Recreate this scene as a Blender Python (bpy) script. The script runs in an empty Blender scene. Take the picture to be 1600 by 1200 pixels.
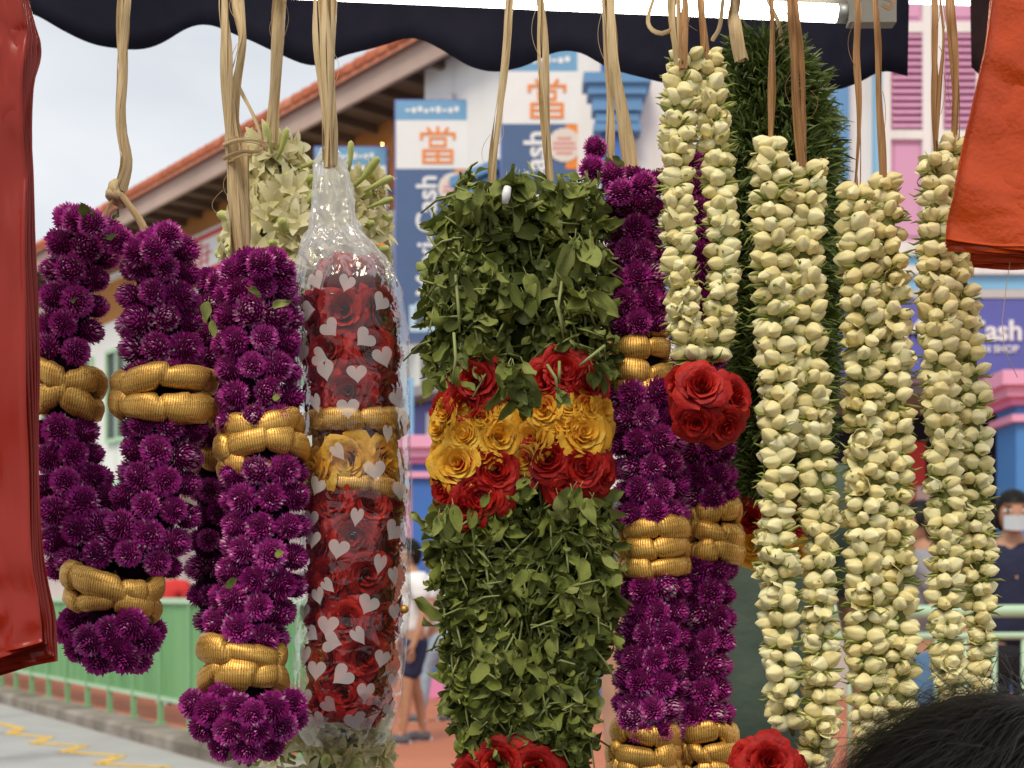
import bpy, math, random
import numpy as np
from mathutils import Vector, Matrix, noise

R_ = random.Random(7)
rng = np.random.default_rng(7)
C = bpy.context.scene.collection
sc = bpy.context.scene
PI = math.pi

# ------------------------------------------------------------------ camera
CAMZ = 1.3
FPX = 2000.0
HOR = 930.0
cam_d = bpy.data.cameras.new('camera')
cam = bpy.data.objects.new('camera', cam_d)
C.objects.link(cam)
cam.location = (0, 0, CAMZ)
cam.rotation_euler = (PI / 2, 0, 0)
cam_d.sensor_width = 36
cam_d.lens = 45
cam_d.shift_y = (HOR - 600) / 1600
cam_d.clip_start = 0.05
cam_d.clip_end = 3000
cam_d.dof.use_dof = True
cam_d.dof.focus_distance = 0.93
cam_d.dof.aperture_fstop = 12.5
cam_d.dof.aperture_blades = 0
sc.camera = cam

# ------------------------------------------------------------------ world: overcast
SUN_EL, SUN_AZ = math.radians(52), math.radians(200)   # azimuth from +Y, clockwise
w = bpy.data.worlds.new('World')
sc.world = w
w.use_nodes = True
nt = w.node_tree
nt.nodes.clear()
o_ = nt.nodes.new('ShaderNodeOutputWorld')
bg = nt.nodes.new('ShaderNodeBackground')
bg.inputs['Strength'].default_value = 0.1
sky = nt.nodes.new('ShaderNodeTexSky')
sky.sky_type = 'NISHITA'
sky.sun_disc = False
sky.sun_elevation = SUN_EL
sky.sun_rotation = SUN_AZ
tc = nt.nodes.new('ShaderNodeTexCoord')
mp = nt.nodes.new('ShaderNodeMapping')
mp.inputs['Scale'].default_value = (1.0, 1.0, 3.2)
nz = nt.nodes.new('ShaderNodeTexNoise')
nz.inputs['Scale'].default_value = 2.6
nz.inputs['Detail'].default_value = 7
nz.inputs['Roughness'].default_value = 0.5
rp = nt.nodes.new('ShaderNodeValToRGB')
rp.color_ramp.elements[0].position = 0.32
rp.color_ramp.elements[0].color = (4.5, 4.75, 5.05, 1)
rp.color_ramp.elements[1].position = 0.72
rp.color_ramp.elements[1].color = (6.3, 6.42, 6.6, 1)
mx = nt.nodes.new('ShaderNodeMix')
mx.data_type = 'RGBA'
mx.inputs[0].default_value = 0.95
nt.links.new(tc.outputs['Generated'], mp.inputs['Vector'])
nt.links.new(mp.outputs[0], nz.inputs['Vector'])
nt.links.new(nz.outputs['Fac'], rp.inputs['Fac'])
nt.links.new(sky.outputs[0], mx.inputs[6])
nt.links.new(rp.outputs[0], mx.inputs[7])
nt.links.new(mx.outputs[2], bg.inputs['Color'])
nt.links.new(bg.outputs[0], o_.inputs['Surface'])

# ------------------------------------------------------------------ sun behind cloud
sd = bpy.data.lights.new('sun', 'SUN')
sd.energy = 1.5
sd.angle = math.radians(24)
sd.color = (1.0, 0.88, 0.70)
sun = bpy.data.objects.new('sun', sd)
C.objects.link(sun)
to_sun = Vector((math.sin(SUN_AZ) * math.cos(SUN_EL), math.cos(SUN_AZ) * math.cos(SUN_EL), math.sin(SUN_EL)))
sun.rotation_euler = to_sun.to_track_quat('Z', 'Y').to_euler()
sun.location = (-2, -5, 8)

vs = sc.view_settings
vs.view_transform = 'Standard'
vs.look = 'None'
vs.exposure = 0.66
vs.gamma = 1.0
vs.use_curve_mapping = False
sc.render.engine = 'CYCLES'
sc.cycles.use_denoising = True
sc.cycles.max_bounces = 8
sc.cycles.transparent_max_bounces = 16
sc.cycles.caustics_reflective = False
sc.cycles.caustics_refractive = False

# ================================================================== helpers
def P(px, py, Y):
    return Vector(((px - 800) / FPX * Y, Y, CAMZ + (HOR - py) / FPX * Y))

def G(px, py, z=0.0):
    """the ground point (height z) that is seen at px,py"""
    Y = (CAMZ - z) * FPX / (py - HOR)
    return Vector(((px - 800) / FPX * Y, Y, z))

def thing(name, label, cat, loc=(0, 0, 0), group=None, rz=0):
    o = bpy.data.objects.new(name, None)
    o.empty_display_size = 0.05
    C.objects.link(o)
    o.location = loc
    o.rotation_euler = (0, 0, rz)
    o['label'] = label
    o['category'] = cat
    if group:
        o['group'] = group
    return o

def tag(o, label, cat, group=None):
    o['label'] = label
    o['category'] = cat
    if group:
        o['group'] = group
    return o

class MB:
    """collects geometry for ONE mesh object"""
    def __init__(s):
        s.v, s.f, s.m, s.uv = [], [], [], []
        s.n = 0
    def add(s, v, f, m=0, uv=None):
        v = np.asarray(v, dtype=float).reshape(-1, 3)
        s.v.append(v)
        b = s.n
        for q in f:
            s.f.append(tuple(i + b for i in q))
        s.m.extend([m] * len(f) if isinstance(m, int) else m)
        if uv is None:
            uv = np.zeros((len(v), 2))
        s.uv.append(np.asarray(uv, dtype=float))
        s.n += len(v)
    def box(s, x0, x1, y0, y1, z0, z1, m=0):
        s.obox(Vector((x0, y0, z0)), Vector((x1 - x0, 0, 0)), Vector((0, y1 - y0, 0)), Vector((0, 0, z1 - z0)), m)
    def obox(s, o, a, b, c, m=0):
        o, a, b, c = Vector(o), Vector(a), Vector(b), Vector(c)
        v = [o, o + a, o + a + b, o + b, o + c, o + a + c, o + a + b + c, o + b + c]
        f = [(0, 3, 2, 1), (4, 5, 6, 7), (0, 1, 5, 4), (1, 2, 6, 5), (2, 3, 7, 6), (3, 0, 4, 7)]
        if a.cross(b).dot(c) < 0:
            f = [q[::-1] for q in f]
        s.add([tuple(p) for p in v], f, m)
    def tube(s, pts, rad, n=8, m=0, cap=True):
        pts = [Vector(p) for p in pts]
        k = len(pts)
        if not hasattr(rad, '__len__'):
            rad = [rad] * k
        v, f, uv = [], [], []
        ref = None
        for i, p in enumerate(pts):
            t = (pts[min(i + 1, k - 1)] - pts[max(i - 1, 0)]).normalized()
            if ref is None:
                ref = t.orthogonal().normalized()
            ref = (ref - t * ref.dot(t)).normalized()
            b = t.cross(ref)
            for j in range(n):
                a = 2 * PI * j / n
                v.append(p + (ref * math.cos(a) + b * math.sin(a)) * rad[i])
                uv.append((i / k, j / n))
        for i in range(k - 1):
            for j in range(n):
                j2 = (j + 1) % n
                f.append((i * n + j, i * n + j2, (i + 1) * n + j2, (i + 1) * n + j))
        if cap:
            f.append(tuple(range(n))[::-1])
            f.append(tuple((k - 1) * n + j for j in range(n)))
        s.add([tuple(p) for p in v], f, m, uv)
    def mesh(s, name, mats, smooth=True):
        me = bpy.data.meshes.new(name)
        v = np.concatenate(s.v) if s.v else np.zeros((0, 3))
        me.from_pydata(v.tolist(), [], s.f)
        for m in (mats if isinstance(mats, (list, tuple)) else [mats]):
            me.materials.append(m)
        me.polygons.foreach_set('material_index', s.m)
        me.polygons.foreach_set('use_smooth', [smooth] * len(s.f))
        uvl = me.uv_layers.new(name='UVMap')
        li = np.zeros(len(me.loops), dtype=np.int32)
        me.loops.foreach_get('vertex_index', li)
        uvl.data.foreach_set('uv', np.concatenate(s.uv)[li].astype(np.float32).ravel())
        me.update()
        return me
    def build(s, name, mats, parent=None, smooth=False, world=True):
        return put(s.mesh(name, mats, smooth), name, parent, Matrix.Identity(4), world)

def origin_of(p):
    """world position of a parent (parents are never rotated or scaled unless told)"""
    v = Vector((0, 0, 0))
    while p is not None:
        v += p.matrix_basis.translation
        p = p.parent
    return v

def put(mesh, name, parent=None, M=None, world=True):
    o = bpy.data.objects.new(name, mesh)
    C.objects.link(o)
    if M is None:
        M = Matrix.Identity(4)
    if parent is not None:
        o.parent = parent
        if world:
            M = Matrix.Translation(-origin_of(parent)) @ M
    o.matrix_basis = M
    return o

def frame(pos, z, s=1.0, roll=0.0, up=None):
    z = Vector(z).normalized()
    if up is None:
        x = z.orthogonal().normalized()
    else:
        x = Vector(up).cross(z)
        if x.length < 1e-4:
            x = z.orthogonal()
        x.normalize()
    y = z.cross(x)
    M = Matrix(((x.x, y.x, z.x, 0), (x.y, y.y, z.y, 0), (x.z, y.z, z.z, 0), (0, 0, 0, 1)))
    if not hasattr(s, '__len__'):
        s = (s, s, s)
    S = Matrix.Diagonal((s[0], s[1], s[2], 1))
    return Matrix.Translation(pos) @ M @ Matrix.Rotation(roll, 4, 'Z') @ S

def mesh_arrays(me):
    v = np.zeros(len(me.vertices) * 3)
    me.vertices.foreach_get('co', v)
    return v.reshape(-1, 3), [tuple(p.vertices) for p in me.polygons], [p.material_index for p in me.polygons]

def joined(name, items, mats, parent, kind='stuff'):
    """many copies of small meshes as ONE object; items = [(arrays, matrix)]"""
    mb = MB()
    for (v, f, m), M in items:
        A = np.array(M)
        mb.add(v @ A[:3, :3].T + A[:3, 3], f, m)
    o = mb.build(name, mats, parent, smooth=True)
    if kind:
        o['kind'] = kind
    return o

def catmull(pts, n=24):
    p = [np.array(q, dtype=float) for q in pts]
    p = [2 * p[0] - p[1]] + p + [2 * p[-1] - p[-2]]
    out = []
    for i in range(1, len(p) - 2):
        for k in range(n):
            t = k / n
            a, b, c, d = p[i - 1], p[i], p[i + 1], p[i + 2]
            out.append(0.5 * (2 * b + (c - a) * t + (2 * a - 5 * b + 4 * c - d) * t * t + (3 * b - a - 3 * c + d) * t ** 3))
    out.append(p[-2])
    return np.array(out)

class Strand:
    """a hanging strand: image-plane axis points (at depth Y) with a radius each, in px at that depth"""
    def __init__(s, pts, Y):
        a = []
        for q in pts:
            yy = q[3] if len(q) > 3 else Y
            v = P(q[0], q[1], yy)
            a.append((v.x, v.y, v.z, q[2] * yy / FPX))
        c = catmull(a)
        s.p, s.r = c[:, :3], c[:, 3]
        d = np.linalg.norm(np.diff(s.p, axis=0), axis=1)
        s.s = np.concatenate([[0], np.cumsum(d)])
        s.L = s.s[-1]
        s.Y = Y
        s.u = Y / FPX
    def at(s, t):
        t = min(max(t, 0), s.L)
        pos = Vector([np.interp(t, s.s, s.p[:, k]) for k in range(3)])
        e = 0.004
        q0 = Vector([np.interp(max(t - e, 0), s.s, s.p[:, k]) for k in range(3)])
        q1 = Vector([np.interp(min(t + e, s.L), s.s, s.p[:, k]) for k in range(3)])
        T = (q1 - q0).normalized()
        r = float(np.interp(t, s.s, s.r))
        ex = Vector((1, 0, 0))
        ex = (ex - T * ex.dot(T)).normalized()
        ef = ex.cross(T)
        if ef.y > 0:
            ef = -ef
        return pos, T, ex, ef, r
    def t_of(s, py):
        z = CAMZ + (HOR - py) / FPX * s.Y
        i = int(np.argmin(np.abs(s.p[:, 2] - z)))
        return s.s[i]
    def normal(s, fr, th):
        return fr[2] * math.sin(th) + fr[3] * math.cos(th)
    def core(s, name, mat, parent, k=0.6, t0=0, t1=None):
        t1 = s.L if t1 is None else t1
        n = 40
        mb = MB()
        pts, rad = [], []
        for i in range(n + 1):
            t = t0 + (t1 - t0) * i / n
            fr = s.at(t)
            pts.append(fr[0])
            rad.append(max(fr[4] * k * (min(1, 0.3 + i / 3, 0.3 + (n - i) / 3)), 0.0008))
        mb.tube(pts, rad, 12)
        return mb.build(name, mat, parent, smooth=True)

# ================================================================== materials
def nodes_of(name):
    m = bpy.data.materials.new(name)
    m.use_nodes = True
    n = m.node_tree
    b = n.nodes['Principled BSDF']
    return m, n, b

def ramp(n, stops):
    r = n.nodes.new('ShaderNodeValToRGB')
    e = r.color_ramp.elements
    while len(e) < len(stops):
        e.new(0.5)
    for i, (p, c) in enumerate(stops):
        e[i].position = p
        e[i].color = (*c, 1)
    return r

def math_(n, op, a, b=None, c=None):
    x = n.nodes.new('ShaderNodeMath')
    x.operation = op
    for i, q in enumerate((a, b, c)):
        if q is None:
            continue
        if isinstance(q, (int, float)):
            x.inputs[i].default_value = q
        else:
            n.links.new(q, x.inputs[i])
    return x.outputs[0]

def noise_(n, scale, detail=3, coord='Object', vscale=None, rough=0.5):
    t = n.nodes.new('ShaderNodeTexCoord')
    src = t.outputs[coord]
    if vscale:
        mp = n.nodes.new('ShaderNodeMapping')
        mp.inputs['Scale'].default_value = vscale
        n.links.new(src, mp.inputs['Vector'])
        src = mp.outputs[0]
    x = n.nodes.new('ShaderNodeTexNoise')
    x.inputs['Scale'].default_value = scale
    x.inputs['Detail'].default_value = detail
    x.inputs['Roughness'].default_value = rough
    n.links.new(src, x.inputs['Vector'])
    return x.outputs['Fac']

def mat(name, cols, rough=0.6, spec=0.3, rnd=0.5, nscale=8.0, ndetail=4, vscale=None, bump=0.0, bscale=None, bdist=0.002,
        transl=0.0, tcol=None, metallic=0.0, sss=0.0, sss_r=0.004, island=False, coord='Object', sheen=0.0):
    """base colour drawn from a ramp by (random per object / per piece) mixed with noise"""
    m, n, b = nodes_of(name)
    L = n.links
    f = noise_(n, nscale, ndetail, coord, vscale)
    f = math_(n, 'MULTIPLY_ADD', f, 2.2, -0.6)
    if rnd > 0:
        oi = n.nodes.new('ShaderNodeObjectInfo')
        r = oi.outputs['Random']
        if island:
            g = n.nodes.new('ShaderNodeNewGeometry')
            r2 = g.outputs['Random Per Island']
            r = math_(n, 'FRACT', math_(n, 'ADD', r, r2)) if island is True else math_(n, 'ADD', math_(n, 'MULTIPLY', r, 1 - island), math_(n, 'MULTIPLY', r2, island))
        f = math_(n, 'ADD', math_(n, 'MULTIPLY', r, rnd), math_(n, 'MULTIPLY', f, 1 - rnd))
    k = len(cols)
    rm = ramp(n, [(i / max(k - 1, 1), c) for i, c in enumerate(cols)])
    L.new(f, rm.inputs['Fac'])
    L.new(rm.outputs[0], b.inputs['Base Color'])
    b.inputs['Roughness'].default_value = rough
    b.inputs['Specular IOR Level'].default_value = spec
    b.inputs['Metallic'].default_value = metallic
    if sss:
        b.inputs['Subsurface Weight'].default_value = sss
        b.inputs['Subsurface Scale'].default_value = sss_r
        b.inputs['Subsurface Radius'].default_value = (1, 0.7, 0.4)
    if sheen:
        b.inputs['Sheen Weight'].default_value = sheen
    if bump:
        bp = n.nodes.new('ShaderNodeBump')
        bp.inputs['Strength'].default_value = bump
        bp.inputs['Distance'].default_value = bdist
        L.new(noise_(n, bscale or nscale * 4, 4, coord, vscale), bp.inputs['Height'])
        L.new(bp.outputs[0], b.inputs['Normal'])
    if transl:
        out = n.nodes['Material Output']
        tr = n.nodes.new('ShaderNodeBsdfTranslucent')
        mixs = n.nodes.new('ShaderNodeMixShader')
        mixs.inputs[0].default_value = transl
        if tcol:
            tr.inputs[0].default_value = (*tcol, 1)
        else:
            L.new(rm.outputs[0], tr.inputs[0])
        L.new(b.outputs[0], mixs.inputs[1])
        L.new(tr.outputs[0], mixs.inputs[2])
        L.new(mixs.outputs[0], out.inputs['Surface'])
    return m

M = {}
M['bract'] = mat('magenta_bracts', [(0.24, 0.008, 0.14), (0.46, 0.026, 0.28), (0.64, 0.06, 0.42), (0.72, 0.20, 0.54)], 0.5, 0.35, 0.8, 60, island=0.42, transl=0.2)
M['bract_tip'] = mat('pale_bract_tips', [(0.50, 0.12, 0.36), (0.66, 0.36, 0.5), (0.75, 0.55, 0.56)], 0.5, 0.4, 0.8, 40, island=True)
M['bract_core'] = mat('dark_flower_core', [(0.05, 0.002, 0.028), (0.09, 0.004, 0.05)], 0.8, 0.1)
M['strand_gap_shade'] = mat('gap_shade_core', [(0.010, 0.002, 0.008), (0.02, 0.004, 0.015)], 0.9, 0.05)  # near black put into the core colour so gaps between flowers read as shade
M['gold'] = None
M['bud'] = mat('jasmine_bud_petal', [(0.64, 0.52, 0.21), (0.77, 0.68, 0.34), (0.82, 0.75, 0.43), (0.85, 0.80, 0.53)], 0.5, 0.28, 0.6, 2.2, 3, sss=0.5, sss_r=0.004)
M['calyx'] = mat('pale_green_calyx', [(0.20, 0.23, 0.04), (0.32, 0.34, 0.08), (0.42, 0.42, 0.14)], 0.5, 0.3, 0.7, 30, island=True)
M['spike'] = mat('green_sepals', [(0.13, 0.17, 0.03), (0.26, 0.29, 0.06), (0.40, 0.40, 0.12)], 0.5, 0.3, 0.9, 30, island=True)
M['core_green'] = mat('strand_core_green', [(0.10, 0.11, 0.03), (0.2, 0.2, 0.07)], 0.8, 0.1, 0, 60)
M['rose_red'] = mat('red_rose_petal', [(0.20, 0.004, 0.004), (0.42, 0.010, 0.008), (0.60, 0.03, 0.015)], 0.55, 0.25, 0.45, 3, 4, island=True, transl=0.15, bump=0.15, bscale=7, bdist=0.05)
M['rose_yellow'] = mat('yellow_rose_petal', [(0.78, 0.34, 0.02), (0.86, 0.47, 0.04), (0.90, 0.60, 0.10)], 0.55, 0.25, 0.45, 3, 4, island=True, transl=0.2, bump=0.15, bscale=7, bdist=0.05)
M['leaf'] = mat('wilted_leaf', [(0.05, 0.066, 0.011), (0.14, 0.17, 0.029), (0.25, 0.29, 0.06), (0.39, 0.42, 0.14)], 0.5, 0.32, 0.75, 30, 3, island=True, transl=0.18, bump=0.5, bscale=140, bdist=0.002)
M['stem'] = mat('leaf_stem', [(0.16, 0.19, 0.05), (0.30, 0.33, 0.12)], 0.5, 0.3, 0.7, 30, island=True)
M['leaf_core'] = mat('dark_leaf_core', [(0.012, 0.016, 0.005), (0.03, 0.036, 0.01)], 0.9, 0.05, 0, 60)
M['blade'] = mat('fragrant_green_needle', [(0.045, 0.08, 0.016), (0.10, 0.15, 0.032), (0.17, 0.23, 0.06), (0.30, 0.36, 0.15)], 0.45, 0.35, 0.85, 30, island=True, transl=0.15)
M['tuberose'] = mat('tuberose_petal', [(0.68, 0.61, 0.28), (0.79, 0.73, 0.42), (0.84, 0.80, 0.55)], 0.5, 0.3, 0.6, 30, transl=0.25)
M['tubegreen'] = mat('tuberose_tube', [(0.40, 0.46, 0.10), (0.58, 0.60, 0.22)], 0.5, 0.3, 0.7, 30)
def raffia_mat(name, cols):
    m, n, b = nodes_of(name)
    L = n.links
    uv = n.nodes.new('ShaderNodeTexCoord')
    mp = n.nodes.new('ShaderNodeMapping')
    mp.inputs['Scale'].default_value = (5, 9, 1)
    L.new(uv.outputs['UV'], mp.inputs['Vector'])
    x = n.nodes.new('ShaderNodeTexNoise')
    x.inputs['Scale'].default_value = 1.0
    x.inputs['Detail'].default_value = 5
    L.new(mp.outputs[0], x.inputs['Vector'])
    oi = n.nodes.new('ShaderNodeObjectInfo')
    f = math_(n, 'ADD', math_(n, 'MULTIPLY_ADD', x.outputs['Fac'], 1.8, -0.55), math_(n, 'MULTIPLY_ADD', oi.outputs['Random'], 0.3, -0.15))
    rm = ramp(n, [(i / (len(cols) - 1), c) for i, c in enumerate(cols)])
    L.new(f, rm.inputs['Fac'])
    L.new(rm.outputs[0], b.inputs['Base Color'])
    b.inputs['Roughness'].default_value = 0.55
    b.inputs['Specular IOR Level'].default_value = 0.3
    bp = n.nodes.new('ShaderNodeBump')
    bp.inputs['Strength'].default_value = 0.5
    bp.inputs['Distance'].default_value = 0.0006
    L.new(x.outputs['Fac'], bp.inputs['Height'])
    L.new(bp.outputs[0], b.inputs['Normal'])
    tr = n.nodes.new('ShaderNodeBsdfTranslucent')
    L.new(rm.outputs[0], tr.inputs[0])
    ms = n.nodes.new('ShaderNodeMixShader')
    ms.inputs[0].default_value = 0.22
    L.new(b.outputs[0], ms.inputs[1])
    L.new(tr.outputs[0], ms.inputs[2])
    L.new(ms.outputs[0], n.nodes['Material Output'].inputs['Surface'])
    return m
M['raffia'] = raffia_mat('pale_raffia', [(0.42, 0.28, 0.12), (0.68, 0.52, 0.29), (0.80, 0.67, 0.43)])
M['raffia_dark'] = raffia_mat('brown_raffia', [(0.26, 0.12, 0.04), (0.46, 0.25, 0.10), (0.62, 0.40, 0.20)])

def gold_mat():
    m, n, b = nodes_of('gold_ribbon')
    L = n.links
    t = n.nodes.new('ShaderNodeTexCoord')
    sep = n.nodes.new('ShaderNodeSeparateXYZ')
    L.new(t.outputs['UV'], sep.inputs[0])
    # u runs along the ribbon (metres), v across it: fine woven cords along the length, crossed by threads
    cu = math_(n, 'SINE', math_(n, 'MULTIPLY', sep.outputs[0], 2 * PI / 0.0015))
    cv = math_(n, 'SINE', math_(n, 'MULTIPLY', sep.outputs[1], 2 * PI / 0.0050))
    h = math_(n, 'ADD', math_(n, 'MULTIPLY', cu, 0.75), math_(n, 'MULTIPLY', cv, 0.3))
    x = n.nodes.new('ShaderNodeTexNoise')
    x.inputs['Scale'].default_value = 900
    x.inputs['Detail'].default_value = 1
    L.new(t.outputs['UV'], x.inputs['Vector'])
    f = math_(n, 'ADD', math_(n, 'MULTIPLY_ADD', h, 0.2, 0.36), math_(n, 'MULTIPLY_ADD', x.outputs['Fac'], 1.0, -0.4))
    rm = ramp(n, [(0.0, (0.10, 0.035, 0.006)), (0.35, (0.55, 0.28, 0.05)), (0.7, (0.85, 0.54, 0.14)), (1.0, (1.0, 0.82, 0.42))])
    L.new(f, rm.inputs['Fac'])
    L.new(rm.outputs[0], b.inputs['Base Color'])
    b.inputs['Metallic'].default_value = 0.6
    b.inputs['Roughness'].default_value = 0.46
    bp = n.nodes.new('ShaderNodeBump')
    bp.inputs['Strength'].default_value = 0.22
    bp.inputs['Distance'].default_value = 0.0004
    L.new(h, bp.inputs['Height'])
    L.new(bp.outputs[0], b.inputs['Normal'])
    return m
M['gold'] = gold_mat()

def plain(name, col, rough=0.6, spec=0.3, var=0.12, nscale=3.0, bump=0.0, bscale=30, metallic=0.0, bdist=0.01, vscale=None):
    a = tuple(c * (1 - var) for c in col)
    b = tuple(min(c * (1 + var), 1) for c in col)
    return mat(name, [a, col, b], rough, spec, 0.0, nscale, 5, vscale=vscale, bump=bump, bscale=bscale, bdist=bdist, metallic=metallic)

def emit(name, col, s):
    m, n, b = nodes_of(name)
    b.inputs['Base Color'].default_value = (*col, 1)
    b.inputs['Emission Color'].default_value = (*col, 1)
    b.inputs['Emission Strength'].default_value = s
    return m
# ================================================================== SETTING
def structure(o):
    o['kind'] = 'structure'
    return o

M['asphalt'] = mat('worn_road', [(0.24, 0.24, 0.245), (0.38, 0.38, 0.385), (0.43, 0.43, 0.43), (0.34, 0.34, 0.345)], 0.75, 0.35, 0, 0.9, 8, bump=0.5, bscale=70, bdist=0.01)
M['terracotta'] = plain('red_paving', (0.46, 0.17, 0.10), 0.8, 0.3, 0.14, 1.5, 0.3, 40)
M['kerb'] = mat('kerb_concrete', [(0.10, 0.085, 0.07), (0.24, 0.21, 0.18), (0.36, 0.33, 0.30)], 0.9, 0.2, 0.15, 2.5, 6, bump=0.6, bscale=30, bdist=0.01)
M['yellow'] = mat('yellow_road_paint', [(0.60, 0.36, 0.05), (0.75, 0.48, 0.10), (0.6, 0.5, 0.3)], 0.7, 0.3, 0, 6, 6)
M['pave'] = plain('grey_paving', (0.30, 0.29, 0.28), 0.85, 0.2, 0.14, 2.0, 0.3, 50)

def ground_sheet(name, m, pts, z):
    mb = MB()
    mb.add([(p[0], p[1], z) for p in pts], [tuple(range(len(pts)))])
    return structure(mb.build(name, m))

KD = Vector((-0.573, 0.82, 0)).normalized()          # direction of the kerb
KN = Vector((KD.y, -KD.x, 0))                          # towards the far pavement
K0 = Vector((-3.02, 10.9, 0))                         # road-side foot of the kerb
A = K0 - KD * 60
B = K0 + KD * 500
ground_sheet('road', M['asphalt'], [(-900, -300), (900, -300), (900, 1200), (-900, 1200)], 0.0)
# far pavement with its kerb, a real step
mb = MB()
q0, q1 = A + KN * 0.32, B + KN * 0.32
r0, r1 = A + KN * 60, B + KN * 60
mb.add([(q0.x, q0.y, 0.12), (r0.x, r0.y, 0.12), (r1.x, r1.y, 0.12), (q1.x, q1.y, 0.12)], [(0, 1, 2, 3)])
structure(mb.build('pavement', M['terracotta']))
kerb = bpy.data.objects.new('kerb', None)
C.objects.link(kerb)
kerb.location = K0
kerb['kind'] = 'structure'
mb = MB()
for i in range(-40, 60):
    a = K0 + KD * (i * 0.95)
    ln = 0.94
    j = R_.uniform(-0.006, 0.006)
    t = MB()
    h = 0.128 + R_.uniform(-0.004, 0.004)
    p = a + KN * j
    c0, c1 = p, p + KD * ln
    w1, w2 = KN * 0.03, KN * 0.318
    v = [c0, c0 + w1 + Vector((0, 0, h)), c0 + w2 + Vector((0, 0, h)), c0 + w2, c1, c1 + w1 + Vector((0, 0, h)), c1 + w2 + Vector((0, 0, h)), c1 + w2]
    v[1] = c0 + Vector((0, 0, h - 0.03)); v[5] = c1 + Vector((0, 0, h - 0.03))
    v = [c0, c0 + Vector((0, 0, h - 0.03)), c0 + w1 + Vector((0, 0, h)), c0 + w2 + Vector((0, 0, h)), c0 + w2,
         c1, c1 + Vector((0, 0, h - 0.03)), c1 + w1 + Vector((0, 0, h)), c1 + w2 + Vector((0, 0, h)), c1 + w2]
    f = [(0, 5, 6, 1), (1, 6, 7, 2), (2, 7, 8, 3), (3, 8, 9, 4), (0, 1, 2, 3, 4), (9, 8, 7, 6, 5)]
    if -8 < i < 12:
        t.add([tuple(x) for x in v], f)
        t.build('kerb_stone', M['kerb'], kerb)
    else:
        mb.add([tuple(x) for x in v], f)
mb.build('kerb_run', M['kerb'], kerb)['kind'] = 'stuff'
# zigzag line on the road beside the kerb
zz = [(-30, 1126), (8, 1132), (33, 1139), (14, 1146), (78, 1152), (52, 1161), (133, 1165), (98, 1174), (190, 1181), (153, 1193), (262, 1199), (220, 1213), (330, 1222)]
mb = MB()
for a, b in zip(zz[:-1], zz[1:]):
    p, q = G(*a, 0.004), G(*b, 0.004)
    d = (q - p).normalized()
    n_ = Vector((-d.y, d.x, 0)) * 0.055
    mb.add([tuple(x) for x in (p - n_, q - n_, q + n_, p + n_)], [(0, 1, 2, 3)])
structure(mb.build('zigzag_marking', M['yellow']))
# near pavement under the stall
mb = MB()
mb.box(-3.5, 4.5, -3.0, 3.4, 0.0, 0.115)
structure(mb.build('stall_pavement', M['pave']))

# ---------------------------------------------------------------- green railing by the kerb
M['railgreen'] = plain('green_railing_paint', (0.20, 0.42, 0.20), 0.5, 0.4, 0.08, 2)
M['railgreen2'] = mat('green_panel_paint', [(0.10, 0.27, 0.10), (0.15, 0.36, 0.14), (0.22, 0.44, 0.20)], 0.5, 0.4, 0.45, 3, 5, vscale=(1, 1, 0.3))
M['railpale'] = plain('faded_green_paint', (0.42, 0.60, 0.42), 0.5, 0.4, 0.08, 2)
FB = K0 + KN * 0.30
rl = thing('kerb_railing', 'green railing with upright posts and slats behind the kerb stones', 'railing', FB + Vector((0, 0, 0.12)))
posts = [i * 0.74 - 2.2 for i in range(0, 24)]
mbt, mbb = MB(), MB()
for s in posts:
    p = FB + KD * s
    m1 = MB()
    m1.obox(p - KD * 0.022 - KN * 0.022 + Vector((0, 0, 0.125)), KD * 0.044, KN * 0.044, Vector((0, 0, 1.10)))
    m1.build('post', M['railgreen'], rl)
    m1 = MB()
    m1.obox(p - KD * 0.05 - KN * 0.05 + Vector((0, 0, 0.122)), KD * 0.1, KN * 0.1, Vector((0, 0, 0.012)))
    m1.build('base_plate', M['railgreen'], rl)
a, b = FB + KD * (posts[0] - 0.4), FB + KD * (posts[-1] + 0.4)
mbt.obox(a - KN * 0.03 + Vector((0, 0, 1.226)), b - a, KN * 0.06, Vector((0, 0, 0.05)))
mbt.build('top_rail', M['railpale'], rl)
mbb.obox(a - KN * 0.015 + Vector((0, 0, 0.34)), b - a, KN * 0.03, Vector((0, 0, 0.04)))
mbb.build('bottom_rail', M['railpale'], rl)
far = MB()
for i, s in enumerate(posts[:-1]):
    for k in range(7):
        p = FB + KD * (s + 0.045 + k * 0.094) + KN * 0.004
        if i < 12:
            m1 = MB()
            m1.obox(p + Vector((0, 0, 0.382)), KD * 0.074, KN * 0.012, Vector((0, 0, 0.842)))
            m1.build('slat', M['railgreen2'], rl)
        else:
            far.obox(p + Vector((0, 0, 0.382)), KD * 0.074, KN * 0.012, Vector((0, 0, 0.842)))
far.build('far_slats', M['railgreen2'], rl)['kind'] = 'stuff'

# ---------------------------------------------------------------- receding row of shophouses
RD = Vector((-0.648, 0.762, 0)).normalized()
RN = Vector((RD.y, -RD.x, 0))          # away from the street
R0 = Vector((0.94, 13.95, 0))
def rv(t, out, z):
    return R0 + RD * t - RN * out + Vector((0, 0, z))
def rbox(mb, t0, t1, o0, o1, z0, z1, m=0):
    mb.obox(rv(t0, o0, z0), RD * (t1 - t0), -RN * (o1 - o0), Vector((0, 0, z1 - z0)), m)

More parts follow.
